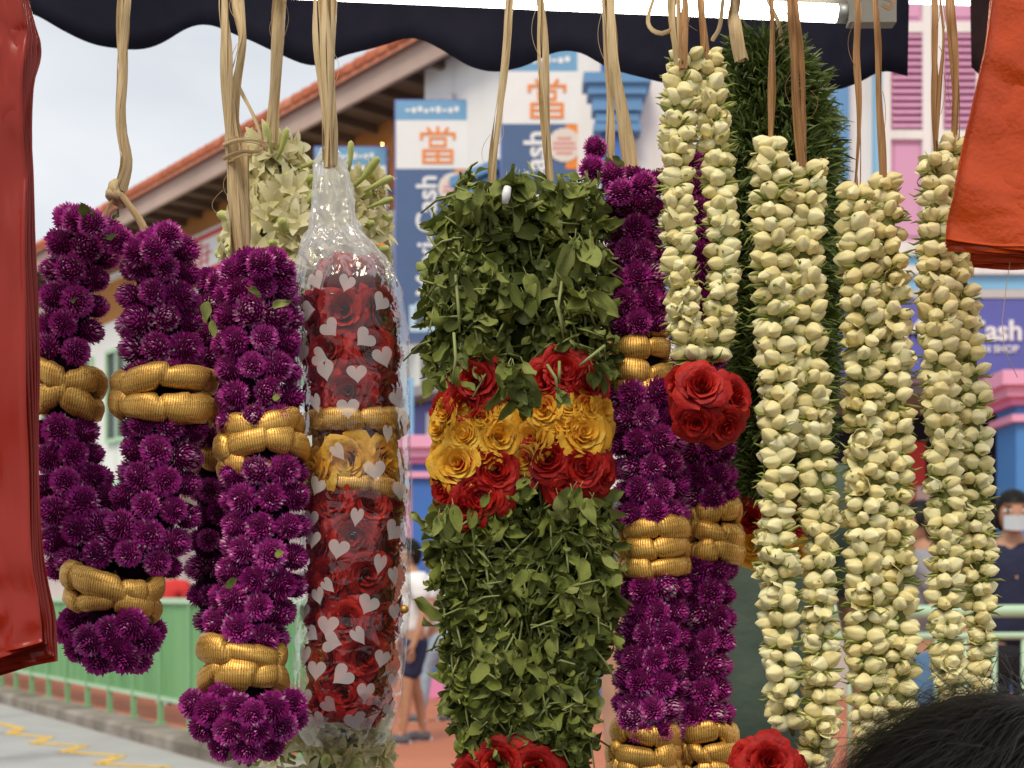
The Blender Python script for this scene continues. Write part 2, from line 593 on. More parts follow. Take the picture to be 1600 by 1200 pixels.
M['white'] = mat('white_plaster', [(0.60, 0.58, 0.55), (0.76, 0.75, 0.74), (0.80, 0.79, 0.78), (0.80, 0.79, 0.78)], 0.7, 0.3, 0, 2.2, 6, vscale=(1, 1, 0.18), bump=0.15, bscale=20, bdist=0.01)
M['greyplaster'] = plain('grey_plaster', (0.52, 0.50, 0.48), 0.8, 0.2, 0.12, 0.8, 0.15, 20)
M['orangewall'] = plain('ochre_wall', (0.46, 0.20, 0.06), 0.8, 0.2, 0.2, 0.9, 0.2, 14)
M['soffit'] = plain('brown_soffit', (0.16, 0.11, 0.08), 0.8, 0.2, 0.2, 1.2, 0.2, 20)
M['fascia'] = plain('pink_grey_fascia', (0.47, 0.35, 0.30), 0.7, 0.2, 0.14, 1.2, 0.2, 20)
M['tile'] = mat('terracotta_roof_tile', [(0.36, 0.10, 0.05), (0.55, 0.17, 0.09), (0.68, 0.28, 0.17)], 0.75, 0.2, 0.7, 3, 4, bump=0.4, bscale=30)
M['glass'] = mat('dark_window_glass', [(0.02, 0.025, 0.03), (0.04, 0.05, 0.06)], 0.08, 0.6, 0, 1)
M['signred'] = plain('red_sign_paint', (0.62, 0.06, 0.05), 0.5, 0.3, 0.06)
M['signwhite'] = plain('white_sign_face', (0.80, 0.80, 0.80), 0.4, 0.4, 0.03)
M['blue'] = plain('bright_blue_paint', (0.05, 0.16, 0.50), 0.45, 0.4, 0.07, 1.5)
M['skyblue'] = plain('pale_blue_trim', (0.22, 0.48, 0.72), 0.5, 0.4, 0.06, 1.5)
M['midblue'] = plain('mid_blue_trim', (0.12, 0.28, 0.52), 0.5, 0.4, 0.08, 1.5)
M['pink'] = plain('pink_paint', (0.74, 0.26, 0.50), 0.5, 0.4, 0.05, 1.5)
M['pinkpale'] = plain('pale_pink_paint', (0.80, 0.38, 0.56), 0.5, 0.4, 0.05, 1.5)
M['shutter'] = plain('mauve_shutter_paint', (0.66, 0.34, 0.52), 0.5, 0.35, 0.05, 1.5)
M['signblue'] = plain('slate_blue_sign', (0.075, 0.13, 0.27), 0.4, 0.4, 0.05)
M['signviolet'] = plain('violet_blue_sign', (0.11, 0.12, 0.42), 0.4, 0.4, 0.05)
M['signorange'] = plain('orange_sign_print', (0.82, 0.25, 0.03), 0.45, 0.4, 0.03)
M['signcyan'] = plain('cyan_sign_print', (0.16, 0.36, 0.58), 0.45, 0.4, 0.03)
M['casing'] = plain('lilac_sign_casing', (0.16, 0.20, 0.48), 0.4, 0.4, 0.05)
M['cream'] = plain('cream_roundel', (0.74, 0.66, 0.60), 0.5, 0.3, 0.04)
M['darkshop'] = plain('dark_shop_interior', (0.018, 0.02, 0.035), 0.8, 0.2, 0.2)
M['shade'] = plain('grey_canopy', (0.30, 0.29, 0.30), 0.7, 0.2, 0.1)

EAVE = 8.42
# ---- ochre shophouse with the tiled roof
sh = thing('tiled_shophouse', 'ochre shophouse with orange tiled eave and pink fascia beside the pawn shop signs', 'building', rv(9, 0, 0))
mb = MB(); rbox(mb, 3.6, 34, -8, -0.95, 6.9, EAVE - 0.12); mb.build('upper_wall', M['orangewall'], sh)
mb = MB(); rbox(mb, 3.6, 34, -8, -0.97, 0.12, 6.9); mb.build('lower_wall', M['white'], sh)
mb = MB(); rbox(mb, 1.6, 34.3, -0.95, -0.02, EAVE - 0.20, EAVE - 0.10); mb.build('soffit', M['soffit'], sh)
mb = MB(); rbox(mb, 1.6, 34.3, -0.02, 0.04, EAVE - 0.36, EAVE - 0.06); mb.build('fascia_board', M['fascia'], sh)
mb = MB()
for t in np.arange(1.9, 34, 0.62):
    rbox(mb, t, t + 0.09, -0.95, -0.03, EAVE - 0.32, EAVE - 0.202)
mb.build('rafters', M['soffit'], sh)['kind'] = 'stuff'
# roof plane and its cover tiles (each end course a tile)
sl = math.tan(math.radians(33))
roof = MB()
a0, a1 = rv(1.6, 0.14, EAVE - 0.06), rv(34.3, 0.14, EAVE - 0.06)
up = RN * 6 + Vector((0, 0, 6 * sl))
roof.obox(a0, a1 - a0, up, Vector((0, 0, 0.06)))
rf = roof.build('roof', M['tile'], sh)
def half_pipe(name, p, d, ln, r, par):
    m1 = MB()
    d = d.normalized()
    nrm = RD.cross(d).normalized()
    if nrm.z < 0: nrm = -nrm
    v, f = [], []
    for q in (p, p + d * ln):
        for k in range(7):
            an = PI * k / 6
            v.append(tuple(q + RD * (r * math.cos(an)) + nrm * (r * math.sin(an))))
    for k in range(6):
        f.append((k, k + 1, k + 8, k + 7))
    f.append(tuple(range(7))[::-1])
    m1.add(v, f)
    return m1
dr = (RN + Vector((0, 0, sl))).normalized()
rest = MB()
for i, t in enumerate(np.arange(1.75, 34, 0.27)):
    p = rv(t, 0.17, EAVE + 0.0)
    for c in range(2 if i < 75 else 1):
        q = p + dr * (c * 0.42)
        hp = half_pipe('roof_tile', q, dr, 0.44, 0.105, rf)
        if i < 75:
            hp.build('roof_tile', M['tile'], rf, smooth=True)
    for c in range(2, 14):
        hp = half_pipe('', p + dr * (c * 0.42), dr, 0.44, 0.105, rf)
        rest.add(np.concatenate(hp.v), hp.f)
rest.build('upper_tiles', M['tile'], rf, smooth=True)['kind'] = 'stuff'
# windows in the ochre wall, the white band below them
mb = MB(); rbox(mb, 8.6, 33.5, -0.95, -0.80, 7.68, 7.76); mb.build('string_course', M['white'], sh)
for t in (6.6, 9.9, 13.4, 16.9):
    v_ = MB(); rbox(v_, t, t + 0.34, -0.95, -0.93, 7.80, 7.96); v_.build('vent', M['glass'], sh)
for t in (5.4, 7.2, 9.0, 10.8, 12.6, 14.4, 16.2, 18.0, 19.8):
    f = MB()
    rbox(f, t - 0.08, t, -0.97, -0.88, 4.4, 6.3); rbox(f, t + 0.9, t + 0.98, -0.97, -0.88, 4.4, 6.3)
    rbox(f, t, t + 0.9, -0.97, -0.88, 6.22, 6.3); rbox(f, t, t + 0.9, -0.97, -0.88, 4.4, 4.48); rbox(f, t + 0.42, t + 0.48, -0.97, -0.89, 4.48, 6.22)
    fo = f.build('window', M['railpale'], sh)
    for k in range(2):
        g = MB(); rbox(g, t + k * 0.48, t + 0.42 + k * 0.48, -0.969, -0.94, 4.48, 6.22); g.build('pane', M['glass'], fo)
mb = MB(); rbox(mb, 3.8, 33.5, -0.95, -0.90, 0.12, 3.2); mb.build('shopfront', M['white'], sh)
aw = MB(); aw.obox(rv(4.0, -0.9, 3.6), RD * 29, -RN * 1.2 + Vector((0, 0, -0.5)), Vector((0, 0, 0.05))); aw.build('canopy', plain('pale_green_canopy', (0.35, 0.55, 0.42), 0.6, 0.3, 0.06), sh)
# fairy lights strung under the eave
fl = thing('fairy_lights', 'string of small warm fairy lights on the ochre wall under the eave', 'string lights', rv(6, -0.8, 7.4))
bulb = MB()
ico = [(0, 0, 1), (0.9, 0, 0), (0, 0.9, 0), (-0.9, 0, 0), (0, -0.9, 0), (0, 0, -1)]
bulb.add(ico, [(0, 1, 2), (0, 2, 3), (0, 3, 4), (0, 4, 1), (5, 2, 1), (5, 3, 2), (5, 4, 3), (5, 1, 4)])
bulb_me = bulb.mesh('bulb', emit('fairy_bulb', (1.0, 0.55, 0.2), 14))
wire = MB()
prev = None
for r_ in range(5):
    prev = None
    for k in range(13):
        p = rv(5.0 + k * 0.29 + R_.uniform(-0.05, 0.05), -0.86 + R_.uniform(0, 0.05), 7.92 - r_ * 0.28 - 0.10 * math.sin(k * 1.1 + r_) + R_.uniform(-0.05, 0.05))
        put(bulb_me, 'bulb', fl, Matrix.Translation(p) @ Matrix.Scale(0.014, 4))
        if prev is not None:
            wire.tube([prev, p], 0.004, 4)
        prev = p
wire.build('wire', M['soffit'], fl)

# ---- pawn shop: a white corner house (receding side + front with shutters)
ps = thing('corner_shophouse', 'white corner shophouse with blue pilasters and pink louvred shutters', 'building', (1.2, 14, 0))
mb = MB(); rbox(mb, 0.0, 3.58, -6, -0.30, 0.12, EAVE + 2.5); mb.build('side_wall', M['white'], ps)
mb = MB(); rbox(mb, 2.9, 3.57, -0.30, -0.22, 3.9, 7.7); mb.build('grey_panel', M['greyplaster'], ps)
F = 14.0
X0 = P(945, 0, F).x
mb = MB(); mb.box(X0, 9.5, F, F + 5.5, 3.62, 11.5); mb.build('front_wall', M['white'], ps)
def fbox(px0, py0, px1, py1, d0, d1=0.0, mb=None):
    """box on the front wall covering these pixels, standing d0 proud of it"""
    mb = mb or MB()
    yf = F - d0
    a, b = P(px0, py0, yf), P(px1, py1, yf)
    mb.box(a.x, b.x, yf, F - d1, b.z, a.z)
    return mb
fbox(940, -60, 990, 330, 0.16).build('pilaster', M['blue'], ps)
fbox(1300, -60, 1327, 380, 0.14).build('pilaster', M['midblue'], ps)
fbox(1366, -60, 1379, 380, 0.08).build('trim_strip', M['skyblue'], ps)
# stepped capital of the corner pilaster, seen beside the third blade sign
for k, (e, y0, y1) in enumerate([(26, 112, 128), (19, 130, 146), (12, 148, 172), (7, 176, 190), (10, 192, 204)]):
    fbox(938 - e, y0, 992 + e, y1, 0.18 + e * 0.006).build('capital', M['midblue'], ps)
for k, (t0, z0, z1, oo) in enumerate([(2.05, 6.0, 6.12, -0.02), (1.98, 6.15, 6.3, 0.05), (1.9, 6.33, 6.45, 0.12)]):
    mb = MB(); rbox(mb, t0 - 0.3, t0 + 0.6, -0.298, oo, z0, z1); mb.build('capital', M['midblue'], ps)
mb = MB(); rbox(mb, 1.8, 2.35, -0.298, -0.12, 3.7, 6.0); mb.build('side_pilaster', M['white'], ps)

# shuttered windows: frame, panels, slats each on its own
SL = MB()
def shutter_window(px0, px1, y_top, npx):
    """one leaf: stiles, rails, slats and a solid lower panel"""
    fr = MB()
    fbox(px0 - 14, -70, px0, 395, 0.07, 0, fr)
    fbox(px1, -70, px1 + 14, 395, 0.07, 0, fr)
    fbox(px0, 203, px1, 217, 0.06, 0, fr)
    fbox(px0, 378, px1, 392, 0.06, 0, fr)
    fbox(px0, 34, px1, 50, 0.06, 0, fr)
    win = fr.build('shutter', M['white'], ps)
    fbox(px0, -70, px1, 392, 0.012).build('backing', M['shutter'], win)
    fbox(px0 + 6, 228, px1 - 6, 368, 0.03, 0.012).build('panel', M['shutter'], win)
    fbox(px0 + 6, -60, px1 - 6, 26, 0.03, 0.012).build('panel', M['shutter'], win)
    n = 14
    for k in range(n):
        y0 = 52 + k * (150 / n)
        a, b = P(px0, y0, F), P(px1, y0, F)
        h = 150 / n / FPX * F
        s = MB()
        s.obox(Vector((a.x, F - 0.018, a.z - h * 0.1)), Vector((b.x - a.x, 0, 0)), Vector((0, -0.045, -h * 0.85)), Vector((0, 0.010, 0.012)))
        s.build('slat', M['shutter'], win)
    return win
shutter_window(1392, 1442, 50, 14)
shutter_window(1474, 1526, 50, 14)
shutter_window(1558, 1610, 50, 14)
shutter_window(1640, 1692, 50, 14)
# cornice bands under the windows
for (y0, y1, d, mm) in [(384, 398, 0.18, 'white'), (398, 414, 0.12, 'skyblue'), (414, 428, 0.22, 'white'), (428, 452, 0.16, 'skyblue'), (452, 466, 0.26, 'greyplaster')]:
    fbox(1000, y0 + 0.3, 1900, y1 - 0.3, d).build('cornice', M[mm], ps)
# shopfront: dark opening, soffit, end walls
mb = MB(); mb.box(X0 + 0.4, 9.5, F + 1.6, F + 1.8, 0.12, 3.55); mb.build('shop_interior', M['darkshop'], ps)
mb = MB(); mb.box(X0, 9.5, F + 0.0, F + 1.8, 3.50, 3.60); mb.build('soffit', M['shade'], ps)
mb = MB(); mb.box(X0, X0 + 0.4, F - 0.0, F + 1.8, 0.12, 3.49); mb.build('end_wall', M['white'], ps)
# counters and posters glimpsed inside
mb = MB(); mb.box(2.6, 4.6, F + 1.0, F + 1.5, 0.12, 1.2); mb.build('counter', M['greyplaster'], ps)
fbox(1418, 690, 1446, 790, -1.54, -1.58).build('poster', M['signred'], ps)
fbox(1432, 760, 1462, 800, -1.5, -1.535).build('poster', M['cream'], ps)
# columns with pink capitals
def column(name_par, cx, cy, wid, ztop, body, top=None):
    m1 = MB(); h = wid / 2
    m1.box(cx - h, cx + h, cy - h, cy + h, 0.12, ztop)
    co = m1.build('column', body, name_par)
    for (z0, z1, e, mm) in ((ztop - 0.20, ztop - 0.13, 0.06, 'pinkpale'), (ztop - 0.04, ztop + 0.03, 0.07, 'pink'), (ztop + 0.03, ztop + 0.13, 0.14, 'pinkpale'), (ztop + 0.13, ztop + 0.27, 0.21, 'pinkpale')):
        c = MB(); c.box(cx - h - e, cx + h + e, cy - h - e, cy + h + e, z0, z1)
        c.build('capital', M[mm], co)
    b = MB(); b.box(cx - h - 0.05, cx + h + 0.05, cy - h - 0.05, cy + h + 0.05, 0.121, 0.35); b.build('plinth', M['pink'], co)
column(ps, P(1612, 0, 12.6).x, 12.6, 0.5, 3.17, plain('column_blue', (0.07, 0.24, 0.58), 0.45, 0.4, 0.05))
column(ps, P(668, 0, 14.9).x, 14.9, 0.33, 2.85, M['blue'])
# strip of bright notices beside the blue column
mb = MB(); mb.box(P(634, 0, 15.3).x, P(646, 0, 15.3).x, 15.3, 15.36, 1.3, 3.9); mb.build('notice_strip', M['skyblue'], ps)
mb = MB(); mb.box(P(634, 0, 15.2).x, P(644, 0, 15.2).x, 15.2, 15.26, 1.9, 2.6); mb.build('notice_strip', M['pinkpale'], ps)
# side fascia board along the receding front
mb = MB(); rbox(mb, 0.3, 3.5, -0.298, 0.10, 3.0, 3.72); mb.build('side_fascia', M['signviolet'], ps)
mb = MB(); rbox(mb, 2.4, 3.0, 0.10, 0.112, 3.15, 3.6); mb.build('fascia_print', M['signwhite'], ps)
mb = MB(); rbox(mb, 0.3, 3.56, -0.298, 0.5, 3.74, 3.86); mb.build('ledge', M['shade'], ps)
mb = MB(); rbox(mb, 0.2, 3.57, -0.298, -0.26, 0.12, 2.95); mb.build('side_shopfront', plain('blue_shopfront', (0.07, 0.2, 0.5), 0.5, 0.3, 0.1), ps)

def fit_text(body, length, parent, m, loc, rot, ext=0.004, name='lettering', bold=0.012):
    cu = bpy.data.curves.new(name, 'FONT')
    cu.body = body
    cu.align_x = 'CENTER'
    cu.align_y = 'CENTER'
    cu.offset = bold
    o = bpy.data.objects.new(name, cu)
    C.objects.link(o)
    bpy.context.view_layer.update()
    k = length / max(o.dimensions.x, 1e-3)
    cu.extrude = ext / k
    cu.materials.append(m)
    bpy.context.view_layer.update()
    me = bpy.data.meshes.new_from_object(o.evaluated_get(bpy.context.evaluated_depsgraph_get()))
    bpy.data.objects.remove(o)
    me.name = name
    return put(me, name, parent, Matrix.Translation(Vector(loc)) @ rot @ Matrix.Scale(k, 4))
FRONT = Matrix.Rotation(PI / 2, 4, 'X')                         # reads in the XZ plane, facing -Y
# fascia sign over the shop
fs = thing('fascia_sign', 'violet blue pawn shop signboard under the pink shutters with white Maxi-Cash lettering', 'sign', P(1500, 520, F - 0.3))
mb = fbox(1240, 468, 1900, 585, 0.30, 0.003); mb.build('board', M['signviolet'], fs)
fit_text('Maxi-Cash', P(1593, 0, F).x - P(1412, 0, F).x, fs, M['signwhite'], P(1503, 518, F - 0.31), FRONT, 0.012, 'lettering', 0.022)
fit_text('PAWN SHOP', P(1590, 0, F).x - P(1502, 0, F).x, fs, M['signwhite'], P(1546, 546, F - 0.31), FRONT, 0.008, 'lettering', 0.012)

# blade signs
def blade_sign(pxc, Y, wpx, top_py, label, hk=373 / 120.0):
    u = Y / FPX
    k = wpx * u / 120.0                    # metres per design unit (120 wide, 373 high)
    tl = P(pxc - wpx / 2, top_py, Y)
    H = 373
    root = thing('blade_sign', label, 'sign', (tl.x + 60 * k, Y + 0.12, tl.z - H * k), group='vertical pawn shop signs on the facade')
    def bx(x0, y0, x1, y1, d0, d1):
        m1 = MB(); m1.box(tl.x + x0 * k, tl.x + x1 * k, Y - d0, Y - d1, tl.z - y1 * k, tl.z - y0 * k); return m1
    bx(-1.5, -1.5, 121.5, H + 1.5, 0.0, -0.26).build('casing', M['casing'], root)
    bx(1, 1, 119, 31, 0.010, 0.0).build('header', M['signcyan'], root)
    bx(1, 31, 119, 107, 0.008, 0.0).build('white_panel', M['signwhite'], root)
    bx(1, 107, 119, H - 1, 0.009, 0.0).build('blue_panel', M['signblue'], root)
    bx(93, 108, 118.5, 172, 0.014, 0.009).build('orange_corner', M['signorange'], root)
    hd = MB()
    for q in range(9):                      # a line of script too small to read
        x = 16 + q * 9.5
        hd.box(tl.x + x * k, tl.x + (x + 7) * k, Y - 0.016, Y - 0.010, tl.z - (18 + 2 * (q % 2)) * k, tl.z - (14 - 2 * (q % 3)) * k)
    hd.build('header_script', M['signwhite'], root)
    # roundel with red lines of print
    m1 = MB()
    c = Vector((tl.x + 91 * k, Y, tl.z - 138 * k))
    n = 32
    for (r0_, y0_, mm, nm) in ((24, 0.022, 'cream', 'roundel'),):
        v = [tuple(c + Vector((math.cos(2 * PI * i / n) * r0_ * k * (1 + 0.03 * (i % 2)), -y0_, math.sin(2 * PI * i / n) * r0_ * k * (1 + 0.03 * (i % 2))))) for i in range(n)]
        v += [(x, Y - 0.009, z) for (x, y, z) in v]
        m1.add(v, [tuple(range(n))] + [(i, i + n, (i + 1) % n + n, (i + 1) % n) for i in range(n)])
    rd = m1.build('roundel', M['cream'], root)
    pr = MB()
    for q, (yy, hw) in enumerate(((-11, 10), (-4, 16), (3, 17), (10, 12))):
        pr.box(c.x - hw * k, c.x + hw * k, Y - 0.026, Y - 0.0222, c.z - (yy + 3.2) * k, c.z - yy * k)
    pr.build('roundel_print', plain('salmon_print', (0.72, 0.28, 0.24), 0.5, 0.3, 0.05), rd)
    # the character for a pawnbroker, built from strokes
    ch = MB()
    cx, cy, S = 66.0, 70.0, 0.58
    def st(x0, y0, x1, y1):
        ch.box(tl.x + (cx + (x0 - 50) * S) * k, tl.x + (cx + (x1 - 50) * S) * k, Y - 0.018, Y - 0.008, tl.z - (cy + (y1 - 50) * S) * k, tl.z - (cy + (y0 - 50) * S) * k)
    def sl_(x0, y0, x1, y1, t=3.5):
        p = Vector((tl.x + (cx + (x0 - 50) * S) * k, Y - 0.018, tl.z - (cy + (y0 - 50) * S) * k))
        q = Vector((tl.x + (cx + (x1 - 50) * S) * k, Y - 0.018, tl.z - (cy + (y1 - 50) * S) * k))
        d = (q - p); nn = Vector((-d.z, 0, d.x)).normalized() * (t * S * k)
        ch.obox(p - nn, d, nn * 2, Vector((0, 0.009, 0)))
    st(46, 0, 54, 16); sl_(22, 3, 31, 15); sl_(78, 3, 69, 15)
    st(2, 16, 98, 23); st(2, 23, 10, 36); st(90, 23, 98, 36)
    st(26, 29, 74, 35); st(26, 49, 74, 55); st(26, 35, 33, 49); st(67, 35, 74, 49)
    st(8, 61, 92, 68); st(8, 93, 92, 100); st(8, 68, 16, 93); st(84, 68, 92, 93)
    st(46, 68, 54, 93); st(16, 77, 46, 83); st(54, 77, 84, 83)
    ch.build('pawn_character', M['signorange'], root)
    rot = Matrix.Rotation(PI / 2, 4, 'Y') @ FRONT
    rot = FRONT @ Matrix.Rotation(PI / 2, 4, 'Z')
    fit_text('Maxi-Cash', 186 * k, root, M['signwhite'], (tl.x + 50 * k, Y - 0.013, tl.z - 212 * k), rot, 0.004, 'lettering', 0.02)
    # bracket shaped emblem under the word
    em = MB()
    def eb(x0, y0, x1, y1):
        em.box(tl.x + x0 * k, tl.x + x1 * k, Y - 0.016, Y - 0.009, tl.z - y1 * k, tl.z - y0 * k)
    eb(22, 320, 32, 362); eb(32, 352, 76, 362); eb(66, 322, 76, 352); eb(32, 316, 46, 325)
    em.build('emblem', mat('emblem_print', [(0.35, 0.55, 0.7), (0.6, 0.72, 0.8)], 0.5, 0.3, 0, 2), root)
    br = MB()
    for zz_ in (0.18, 0.82):
        p = Vector((tl.x + 118 * k, Y + 0.14, tl.z - H * k * zz_))
        br.tube([p, p + Vector((0.9, 0.55, 0))], 0.03, 8)
    br.build('bracket', M['casing'], root)
    return root
blade_sign(548, 17.7, 112, 230, 'smallest and farthest of the blue and white Maxi-Cash blade signs, half hidden by white tuberoses')
blade_sign(678, 16.2, 120, 157, 'blue and white Maxi-Cash blade sign with orange character, beside the leaf garland top')
blade_sign(848, 14.65, 130, 78, 'largest blue and white Maxi-Cash blade sign, above the leaf garland between its strings')
# white sign with a red character on the ochre house
ws = thing('shop_sign', 'white sign with a red border and red character under the ochre wall', 'sign', rv(11.0, -0.8, 7.0))
u0 = rv(9.3, -0.70, 0); 
def sgn(t0, t1, z0, z1, d0, d1):
    m1 = MB(); rbox(m1, t0, t1, d0, d1, z0, z1); return m1
sgn(9.6, 13.0, 7.60, 7.67, -0.94, -0.74).build('top_border', M['signred'], ws)
sgn(9.6, 13.0, 7.06, 7.60, -0.94, -0.78).build('board', M['signwhite'], ws)
sgn(9.6, 13.0, 6.96, 7.06, -0.94, -0.74).build('bottom_border', M['signred'], ws)
cm = MB()
for (t0, t1, z0, z1) in [(10.6, 11.2, 7.44, 7.49), (10.86, 10.94, 7.10, 7.57), (10.5, 11.3, 7.31, 7.36), (10.62, 10.70, 7.12, 7.42), (11.10, 11.18, 7.12, 7.42), (10.6, 11.2, 7.19, 7.24)]:
    rbox(cm, t0, t1, -0.78, -0.768, z0, z1)
cm.build('red_character', plain('faded_red_print', (0.75, 0.25, 0.25), 0.5, 0.3, 0.05), ws)

# barrier on the right of the pavement
br = thing('crowd_barrier', 'pale green tubular barrier beside the blue column on the right', 'barrier', P(1600, 0, 6.4).xy.to_3d() + Vector((0, 0, 0.12)))
bx0, bx1, by = P(1556, 0, 6.4).x, P(1556, 0, 6.4).x + 2.0, 6.4
mb = MB(); mb.tube([(bx0 - 0.9, by + 0.1, 1.215), (bx1, by, 1.23)], 0.032, 10); mb.build('top_rail', M['railpale'], br, True)
mb = MB(); mb.tube([(bx0 - 0.9, by + 0.1, 1.09), (bx1, by, 1.105)], 0.018, 8); mb.build('middle_rail', M['railpale'], br, True)
mb = MB(); mb.tube([(bx0 - 0.9, by + 0.1, 0.35), (bx1, by, 0.35)], 0.02, 8); mb.build('bottom_rail', M['railpale'], br, True)
for k in range(20):
    x = bx0 - 0.85 + k * 0.145
    yy = by + 0.1 - 0.1 * k / 20
    m1 = MB(); m1.tube([(x, yy, 0.35), (x, yy, 1.095)], 0.012, 6); m1.build('bar', M['railpale'], br, True)
for x in (bx0 - 0.9, bx1):
    m1 = MB(); m1.tube([(x, by + 0.05, 0.12), (x, by + 0.05, 1.22)], 0.03, 8); m1.build('leg', M['railpale'], br, True)

# ================================================================== PEOPLE
M['skin'] = mat('warm_skin', [(0.40, 0.20, 0.12), (0.50, 0.27, 0.17)], 0.55, 0.35, 0.2, 20)
M['hairb'] = mat('black_hair', [(0.004, 0.0035, 0.0035), (0.012, 0.011, 0.010)], 0.5, 0.14, 0.3, 40, island=True)

def skin_mesh(name, verts, edges, radii, root=0, sub=2):
    me = bpy.data.meshes.new(name)
    me.from_pydata([tuple(v) for v in verts], edges, [])
    o = bpy.data.objects.new('skin_tmp', me)
    C.objects.link(o)
    sk = o.modifiers.new('Skin', 'SKIN')
    sk.use_smooth_shade = True
    if not me.skin_vertices:
        raise RuntimeError('no skin layer')
    for i, r in enumerate(radii):
        sv = me.skin_vertices[0].data[i]
        sv.radius = r if hasattr(r, '__len__') else (r, r)
        sv.use_root = (i == root)
    ss = o.modifiers.new('Sub', 'SUBSURF')
    ss.levels = sub
    ss.render_levels = sub
    bpy.context.view_layer.update()
    dg = bpy.context.evaluated_depsgraph_get()
    res = bpy.data.meshes.new_from_object(o.evaluated_get(dg))
    bpy.data.objects.remove(o)
    res.name = name
    res.polygons.foreach_set('use_smooth', [True] * len(res.polygons))
    return res

def ensure_skin(me):
    pass

M['lips'] = mat('lips', [(0.30, 0.10, 0.08), (0.36, 0.13, 0.10)], 0.5, 0.3, 0, 20)
def icosphere_(sub_):
    import bmesh
    bm = bmesh.new()
    bmesh.ops.create_icosphere(bm, subdivisions=sub_ + 1, radius=1.0)
    r_ = ([tuple(x.co) for x in bm.verts], [tuple(y.index for y in q.verts) for q in bm.faces])
    bm.free()
    return r_

def head_geo(mb, c, h, face):
    """a head with nose, ears, brow and mouth; face = horizontal facing direction"""
    f = Vector(face).normalized()
    s = Vector((-f.y, f.x, 0))
    n1, n2 = 20, 14
    v, fs_ = [], []
    for i in range(n2 + 1):
        th = PI * i / n2
        for j in range(n1):
            ph = 2 * PI * j / n1
            x, y, z = math.sin(th) * math.cos(ph), math.sin(th) * math.sin(ph), math.cos(th)
            k = 1.0
            fx = max(x, 0)
            wid = 0.385 * (1 - 0.22 * max(-z, 0) ** 1.3)
            dep = 0.47 * (1 - 0.10 * max(-z, 0))
            px_, py_, pz_ = x * dep, y * wid, z * 0.54
            px_ += 0.05 * max(-z, 0) * fx
            if fx > 0.75 and abs(y) < 0.22 and -0.35 < z < 0.12:
                px_ += 0.10 * (1 - abs(y) / 0.22) * (1 - abs(z + 0.18) / 0.3 if abs(z + 0.18) < 0.3 else 0)
            if fx > 0.5 and 0.1 < abs(y) < 0.5 and 0.0 < z < 0.22:
                px_ -= 0.03
            p = c + f * (px_ * h) + s * (py_ * h) + Vector((0, 0, pz_ * h))
            v.append(tuple(p))
    for i in range(n2):
        for j in range(n1):
            j2 = (j + 1) % n1
            fs_.append((i * n1 + j, (i + 1) * n1 + j, (i + 1) * n1 + j2, i * n1 + j2))
    mb.add(v, fs_)
    for sg in (-1, 1):
        e = c + s * (sg * 0.385 * h) - f * 0.02 * h
        mb.tube([e - Vector((0, 0, 0.13 * h)), e, e + Vector((0, 0, 0.12 * h))], [0.03 * h, 0.06 * h, 0.04 * h], 8)

